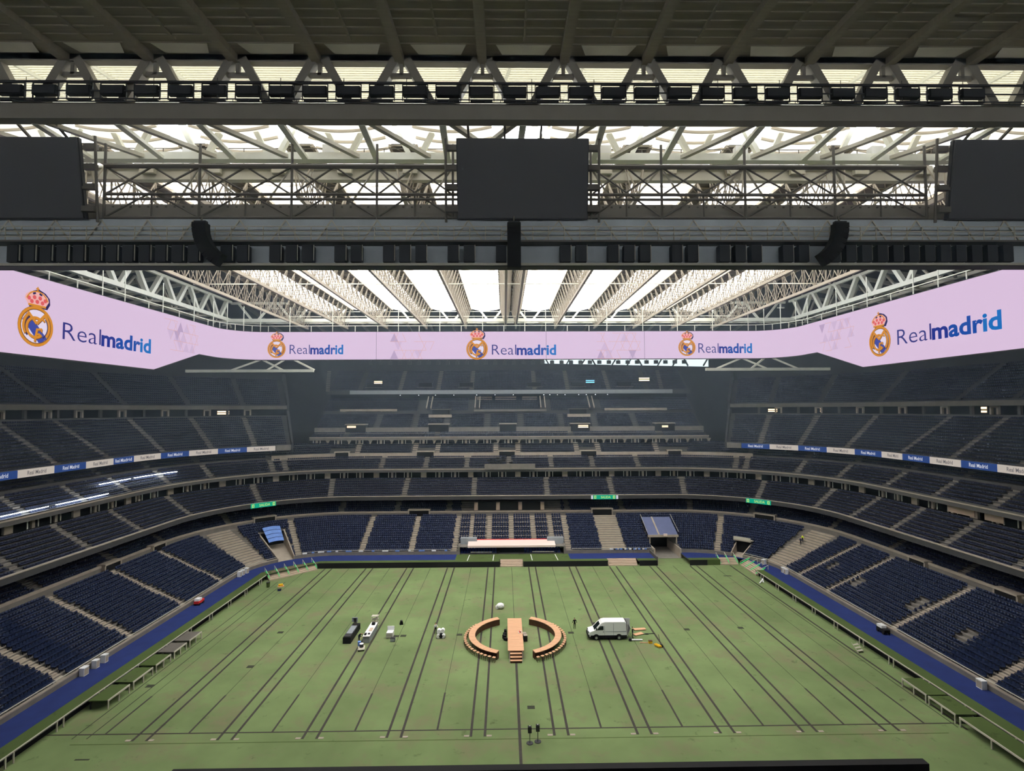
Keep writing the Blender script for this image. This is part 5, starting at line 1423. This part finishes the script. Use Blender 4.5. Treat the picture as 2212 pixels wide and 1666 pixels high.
MB().b2((-.5, -.7, .2), (.5, .7, .28)).build('deck', M['steel'], t, local=True); MB().tube((0, .2, .28), (0, .2, .75), .3, 12).build('pot', M['steel_k'], t, local=True); MB().tube((0, .2, .75), (0, .2, .8), .31, 12).build('pot_lid', M['white'], t, local=True); MB().tube((-.35, .8, .28), (-.35, .8, .9), .25, 10).build('canister', M['bluec'], t, local=True)
for sx_ in (-.4, .4):
    for sy_ in (-.6, .6): MB().tube((sx_ - .03, sy_, .12), (sx_ + .03, sy_, .12), .12, 8).build('wheel', M['rubber'], t, local=True)
MB().beam((-.4, -.7, .28), (-.4, -1.3, .95), .05).build('handle', M['steel'], t, local=True)
t = thing('drum_kit_bundle', 'cluster of white and black wrapped gear on a hand trolley', 'gear', (-10.15, 86.0, 0))
for x, y, z, r, m in ((-.3, .1, .95, .34, 'cloth_w'), (.28, .15, 1.0, .32, 'cloth_w'), (.0, .2, .6, .35, 'cloth_k'), (-.35, -.2, .3, .3, 'cloth_w'), (.4, -.2, .32, .3, 'cloth_w'), (.05, -.25, .35, .28, 'cloth_k')):
    mb = MB()
    mb.tube((x, y - r, z), (x, y + r, z), r, 10).build('wrapped_drum', M[m], t, local=True, smooth=False)
MB().b2((-.7, -.45, .05), (.7, .45, .12)).build('trolley_deck', M['steel_k'], t, local=True)
# loudspeakers on stands near the camera side
for x, y, lab in ((2.62, 59.0, 'black loudspeaker on a round-based stand beside the centre line'), (3.5, 59.25, 'black loudspeaker on a round-based stand, right one of the near pair')):
    t = thing('speaker_stand', lab, 'loudspeaker', (x, y, 0))
    MB().tube((0, 0, 0), (0, 0, .05), .36, 16).build('base', M['steel_k'], t, local=True); MB().tube((0, 0, .05), (0, 0, 1.2), .04, 8).build('pole', M['steel_k'], t, local=True)
    MB().b2((-.2, -.18, 1.15), (.2, .2, 1.75)).build('cabinet', M['black'], t, local=True); MB().b2((-.18, -.2, 1.2), (.18, -.18, 1.7)).build('grille', M['steel_k'], t, local=True); MB().b2((-.08, -.06, 1.75), (.08, .06, 1.83)).build('handle', M['chrome'], t, local=True)
# goods behind the van
for x0, y0, x1, y1, lab in ((20.9, 88.0, 22.9, 88.2, 'narrow plywood board lying farthest behind the van'), (20.5, 85.9, 22.0, 86.6, 'broad plywood board lying beside the van tail lift')):
    t = thing('plywood_board', lab, 'board', ((x0 + x1) / 2, (y0 + y1) / 2, 0)); 
    MB().beam((x0, y0, .1), (x1, y1, .1), .75, .07).build('sheet', M['wood'], t); MB().beam((x0 + .1, y0, .04), (x1 - .1, y1, .04), .2, .06).build('batten', M['wood_d'], t)
t = thing('pipe_bundle', 'white pipe lying behind the van on the turf', 'pipe', (20.5, 84.0, 0)); MB().tube((19.4, 84.0, .14), (21.3, 83.95, .14), .13, 8).build('tube', M['white'], t); MB().b2((19.2, 83.8, 0), (19.6, 84.2, .4)).build('end_block', M['steel_k'], t)
t = thing('batten', 'thin yellowish batten lying in front of the white pipe', 'batten', (21.2, 83.2, 0)); MB().beam((20.7, 83.2, .06), (21.9, 83.1, .06), .12, .1).build('rod', M['wood'], t); MB().beam((20.8, 83.2, .02), (20.9, 83.2, .02), .2, .04).build('spacer', M['wood_d'], t)
t = thing('tool_box', 'small yellow tool box on the turf behind the van', 'box', (22.3, 83.1, 0)); MB().b2((-.28, -.2, 0), (.28, .2, .32)).build('body', M['yellow'], t, local=True); MB().b2((-.28, -.2, .32), (.28, .2, .4)).build('lid', M['wood_d'], t, local=True)
t = thing('hand_truck', 'yellow and black hand truck standing rightmost behind the van', 'hand truck', (23.1, 81.9, 0), .5)
MB().b2((-.3, -.6, .1), (-.12, .5, .3)).build('yellow_bar', M['yellow'], t, local=True); MB().b2((.0, -.6, .1), (.18, .5, .3)).build('yellow_bar', M['yellow'], t, local=True); MB().tube((.3, -.5, .2), (.45, -.5, .2), .2, 10).build('wheel', M['rubber'], t, local=True); MB().tube((.35, -.3, .1), (.45, .3, 1.6), .04, 6).build('handle', M['steel_k'], t, local=True)
t = thing('dropped_cable', 'dark strip lying on the turf beyond the broad plywood board', 'strip', (22.8, 86.4, 0)); MB().beam((22.0, 86.3, .03), (23.9, 86.5, .03), .16, .05).build('strip', M['cloth_k'], t); MB().box((22.6, 86.3, .06), (.5, .25, .1)).build('plug', M['rubber'], t)

# ================================================================== VAN
van = thing('delivery_van', 'white high-roof panel van parked on the right of the pitch facing left', 'van', (13.0, 84.35, 0))
# local: x from the nose (0) to the rear (6.0), near side y=0, far side y=2.0
body = [(.05, .55), (.0, .95), (.12, 1.22), (.95, 1.42), (1.75, 2.25), (2.15, 2.62), (2.6, 2.74), (5.75, 2.74), (5.95, 2.55), (6.0, .5), (.6, .42)]
mb = MB()
def ring_at(y, shrink):
    out = []
    for x, z in body:
        zz = z - (shrink * .6 if z > 2.3 else 0); xx = x + (shrink if x < .3 else (-shrink if x > 5.7 else 0))
        out.append((13.0 + xx, 84.35 + y, zz))
    return out
def tum(y, z, side): return y + (side * (.16 * max(0, (z - 1.3) / 1.44)))
rg = []
for y, sh, side in ((.0, .12, 1), (.1, .0, 1), (1.9, .0, -1), (2.0, .12, -1)):
    rr = ring_at(y, sh); rg.append([(p[0], 84.35 + tum(p[1] - 84.35, p[2], side), p[2]) for p in rr])
mb.sweep(rg).build('body_shell', M['paint'], van)
MB().b2((13.3, 84.31, .3), (18.97, 86.39, .72)).build('lower_cladding', M['rubber'], van)
MB().b2((12.93, 84.36, .34), (13.35, 86.34, .82)).build('front_bumper', M['rubber'], van)
MB().add([(13.98, 84.62, 1.48), (13.98, 86.08, 1.48), (14.86, 86.0, 2.32), (14.86, 84.7, 2.32)], [(3, 2, 1, 0)]).add([(13.95, 84.62, 1.46), (13.95, 86.08, 1.46), (14.83, 86.0, 2.34), (14.83, 84.7, 2.34)], [(0, 1, 2, 3)]).build('windscreen', M['glass'], van)
for y in (84.38, 86.32):
    MB().side([(13.98 + .28, 1.5), (15.35, 1.5), (15.35, 2.1), (14.8, 2.1)], y - .02, y + .06 if y < 85 else y + .02).build('side_window', M['glass'], van)
    for z0, z1, x0, x1, nm in ((.62, 2.15, 15.48, 15.52, 'door_seam'), (.62, 2.5, 16.9, 16.93, 'door_seam'), (1.25, 1.3, 15.6, 18.9, 'side_trim')):
        MB().b2((x0, y - .03, z0), (x1, y + .03, z1)).build(nm, M['greyp'], van)
    MB().b2((15.25, y - .05, 1.2), (15.4, y + .03, 1.28)).build('door_handle', M['rubber'], van)
    for x in (14.2, 17.75):
        yy = y + (.0 if y < 85 else 0)
        MB().tube((x, y - .07 if y < 85 else y - .05, .42), (x, y + .05 if y < 85 else y + .07, .42), .5, 16).build('wheel_arch', M['black'], van)
        w_ = MB().tube((x, yy - .13, .37), (x, yy + .13, .37), .37, 18).build('wheel', M['rubber'], van); MB().tube((x, yy - .145, .37), (x, yy + .145, .37), .2, 12).build('hub', M['chrome'], w_)
    MB().b2((14.15, y - .25 if y < 85 else y, 1.55), (14.28, y if y < 85 else y + .25, 1.9)).build('mirror', M['rubber'], van)
for y in (84.6, 86.0): MB().box((13.08, y, 1.08), (.16, .34, .2)).build('headlamp', M['glass'], van)
MB().b2((12.98, 85.0, .78), (13.04, 85.7, 1.02)).build('grille', M['rubber'], van)
MB().b2((18.99, 84.45, .5), (19.03, 86.25, 2.6)).build('load_opening', M['void'], van)
MB().b2((19.0, 86.3, .55), (19.9, 86.36, 2.55)).build('rear_door', M['paint'], van)
MB().b2((19.0, 84.36, .55), (19.06, 84.42, 2.55)).build('rear_pillar', M['paint'], van)
MB().sweep([[(19.05, y, .5), (19.6, y, 1.75), (19.68, y, 1.72), (19.13, y, .47)] for y in (84.5, 86.2)]).build('tail_lift', M['chrome'], van)

# ================================================================== PEOPLE
def person(name, label, loc, rz, joints, cloth, hairm='hair', h=1.75):
    """joints: overrides of the default standing skeleton (metres, facing -y)"""
    J = dict(pelvis=(0, 0, .95), chest=(0, 0, 1.32), neck=(0, 0, 1.5), head=(0, -.02, 1.64), top=(0, 0, 1.73),
             shl=(-.19, 0, 1.42), ell=(-.26, .02, 1.14), hal=(-.25, -.06, .88), shr=(.19, 0, 1.42), elr=(.26, .02, 1.14), har=(.25, -.06, .88),
             hil=(-.1, 0, .9), knl=(-.11, -.02, .5), anl=(-.12, .02, .09), tol=(-.13, -.16, .04), hir=(.1, 0, .9), knr=(.11, -.02, .5), anr=(.12, .02, .09), tor=(.13, -.16, .04))
    J.update(joints)
    R_ = dict(pelvis=.15, chest=.165, neck=.06, head=.1, top=.06, shl=.075, ell=.05, hal=.04, shr=.075, elr=.05, har=.04, hil=.1, knl=.065, anl=.048, tol=.04, hir=.1, knr=.065, anr=.048, tor=.04)
    E_ = [('pelvis', 'chest'), ('chest', 'neck'), ('neck', 'head'), ('head', 'top'), ('chest', 'shl'), ('shl', 'ell'), ('ell', 'hal'), ('chest', 'shr'), ('shr', 'elr'), ('elr', 'har'), ('pelvis', 'hil'), ('hil', 'knl'), ('knl', 'anl'), ('anl', 'tol'), ('pelvis', 'hir'), ('hir', 'knr'), ('knr', 'anr'), ('anr', 'tor')]
    names = list(J); ix = {n: i for i, n in enumerate(names)}
    me = bpy.data.meshes.new('skeleton'); me.from_pydata([J[n] for n in names], [(ix[a], ix[b]) for a, b in E_], [])
    ob = bpy.data.objects.new('skeleton', me); COL.objects.link(ob)
    md = ob.modifiers.new('skin', 'SKIN'); ob.modifiers.new('sub', 'SUBSURF').levels = 1
    for n in names:
        sv_ = me.skin_vertices[0].data[ix[n]]; sv_.radius = (R_[n], R_[n] * (.8 if n in ('chest', 'pelvis') else 1)); sv_.use_root = n == 'pelvis'
    bpy.context.view_layer.update(); dgp = bpy.context.evaluated_depsgraph_get()
    ev = ob.evaluated_get(dgp); bm2 = bpy.data.meshes.new_from_object(ev)
    bpy.data.objects.remove(ob)
    for m in ('skin', cloth[0], cloth[1], 'rubber'): bm2.materials.append(M[m])
    head_z = J['neck'][2] + .02
    neck = Vector(J['neck']); head = Vector(J['head']); pel = Vector(J['pelvis']); hands = [Vector(J['hal']), Vector(J['har'])]
    for p in bm2.polygons:
        c = p.center
        if (c - head).length < .19 and (c - neck).dot(head - neck) > -.002: p.material_index = 0
        elif min((c - q).length for q in hands) < .07: p.material_index = 0
        elif min((c - Vector(J[k])).length for k in ('tol', 'tor', 'anl', 'anr')) < .11: p.material_index = 3
        elif min(((c - Vector(J[k])).length) for k in ('hil', 'hir', 'knl', 'knr')) < min(((c - Vector(J[k])).length) for k in ('chest', 'shl', 'shr', 'ell', 'elr')): p.material_index = 2
        else: p.material_index = 1
        p.use_smooth = True
    # fingers: four and a thumb per hand, rooted in the palm
    bmf = bmesh.new(); bmf.from_mesh(bm2)
    for hk, ek, sg in (('hal', 'ell', 1), ('har', 'elr', -1)):
        hd = Vector(J[hk]); d = (hd - Vector(J[ek])).normalized(); sd = d.cross(Vector((0, 0, 1)) if abs(d.z) < .9 else Vector((0, 1, 0))).normalized(); nn = sd.cross(d)
        for k in range(5):
            ln = (.075, .085, .08, .065, .06)[k]
            base = hd + d * .02 + sd * ((k - 1.5) * .02) if k < 4 else hd + sd * (.05 * sg)
            tip = base + d * ln + nn * .02 if k < 4 else base + (d * .6 + sd * sg * .6).normalized() * ln
            x_ = (tip - base).normalized().cross(nn).normalized() * .009; y_ = nn * .009
            vs2 = [bmf.verts.new(base + x_ * a + y_ * b) for a, b in ((-1, -1), (1, -1), (1, 1), (-1, 1))] + [bmf.verts.new(tip + (x_ * a + y_ * b) * .7) for a, b in ((-1, -1), (1, -1), (1, 1), (-1, 1))]
            for q in ((3, 2, 1, 0), (4, 5, 6, 7), (0, 1, 5, 4), (1, 2, 6, 5), (2, 3, 7, 6), (3, 0, 4, 7)): bmf.faces.new([vs2[i] for i in q])
    bmf.to_mesh(bm2); bmf.free()
    t = thing('person', label, 'person', loc, rz)
    bm2.name = 'body'; link('body', bm2, t)
    hb = bpy.data.meshes.new('hair'); bh = bmesh.new(); bmesh.ops.create_uvsphere(bh, u_segments=10, v_segments=8, radius=.118)
    hv = head + (head - neck).normalized() * .035 + Vector((0, .02, 0))
    for v in bh.verts: v.co = Vector((v.co.x * .9, v.co.y, v.co.z)) + hv
    bmesh.ops.delete(bh, geom=[v for v in bh.verts if (v.co - hv).dot((head - neck).normalized()) < -.03 or (v.co - hv).y < -.085], context='VERTS')
    bh.to_mesh(hb); bh.free(); hb.materials.append(M[hairm]); link('hair', hb, t)
    f_ = MB(); up_ = (head - neck).normalized()
    for sx_ in (-.035, .035): f_.box(tuple(head + Vector((sx_, -.098, .0)) + up_ * .02), (.02, .012, .01))
    f_.build('eyes', M['black'], t, local=True)
    f_ = MB(); f_.side([(-.012, 0), (.012, 0), (0, .05)], -.13, -.09); f_.v = [tuple(Vector(v) + head + Vector((0, 0.0, -.02))) for v in f_.v]; f_.build('nose', M['skin'], t, local=True)
    return t
person('p', 'person in black clothes standing alone between stage and van', (11.4, 88.7, 0), .15, dict(ell=(-.32, .02, 1.16), hal=(-.36, -.02, .9), elr=(.32, .02, 1.16), har=(.36, -.02, .9)), ('cloth_k', 'cloth_k'))
person('p', 'person in dark clothes standing behind the open van door', (20.0, 84.9, 0), 1.2, dict(elr=(.24, -.2, 1.2), har=(.16, -.42, 1.25)), ('cloth_k', 'cloth_n'))
person('p', 'person in black bending over beside the grey counter', (-22.75, 84.9, 0), 1.2, dict(chest=(0, -.3, 1.15), neck=(0, -.46, 1.2), head=(0, -.58, 1.24), top=(0, -.66, 1.27), shl=(-.19, -.36, 1.12), shr=(.19, -.36, 1.12), ell=(-.24, -.45, .88), elr=(.24, -.45, .88), hal=(-.2, -.6, .75), har=(.2, -.6, .75)), ('cloth_k', 'cloth_n'))
person('p', 'person in white top and black trousers beside the wrapped gear', (-11.15, 87.3, 0), .6, dict(elr=(.26, -.15, 1.15), har=(.22, -.36, 1.12)), ('cloth_w', 'cloth_k'))
for uu, d, lab, cl in ((91.3, 9.3, 'person in a yellow vest on the bare right corner staircase', ('vest', 'cloth_k')), (91.0, 8.4, 'person in dark clothes beside the yellow vest on the corner staircase', ('cloth_n', 'cloth_k'))):
    x, y, nx, ny = pos(uu, d); i = int((d - T1a.d0) / T1a.t); fr_ = (d - T1a.d0) / T1a.t - i
    person('p', lab, (x, y, T1a.z0 + i * T1a.r + (T1a.r * .5 + .02 if fr_ > .5 else .025)), math.atan2(ny, nx) - PI / 2, {}, cl)

# ================================================================== HAZE
hz = MB().b2((-108, -11, 29), (111, 184, 59.0)).build('haze', M['white'])
hm = bpy.data.materials.new('thin_stadium_haze'); hm.use_nodes = True
nt = hm.node_tree; nt.nodes.clear()
vs_ = nt.nodes.new('ShaderNodeVolumeScatter'); vo = nt.nodes.new('ShaderNodeOutputMaterial')
vs_.inputs['Color'].default_value = (.62, .8, 1.0, 1); vs_.inputs['Density'].default_value = .0007; vs_.inputs['Anisotropy'].default_value = .2
nt.links.new(vs_.outputs[0], vo.inputs['Volume'])
hz.data.materials.clear(); hz.data.materials.append(hm)
tag(hz, 'thin bluish haze filling the stadium bowl', 'haze', kind='stuff')
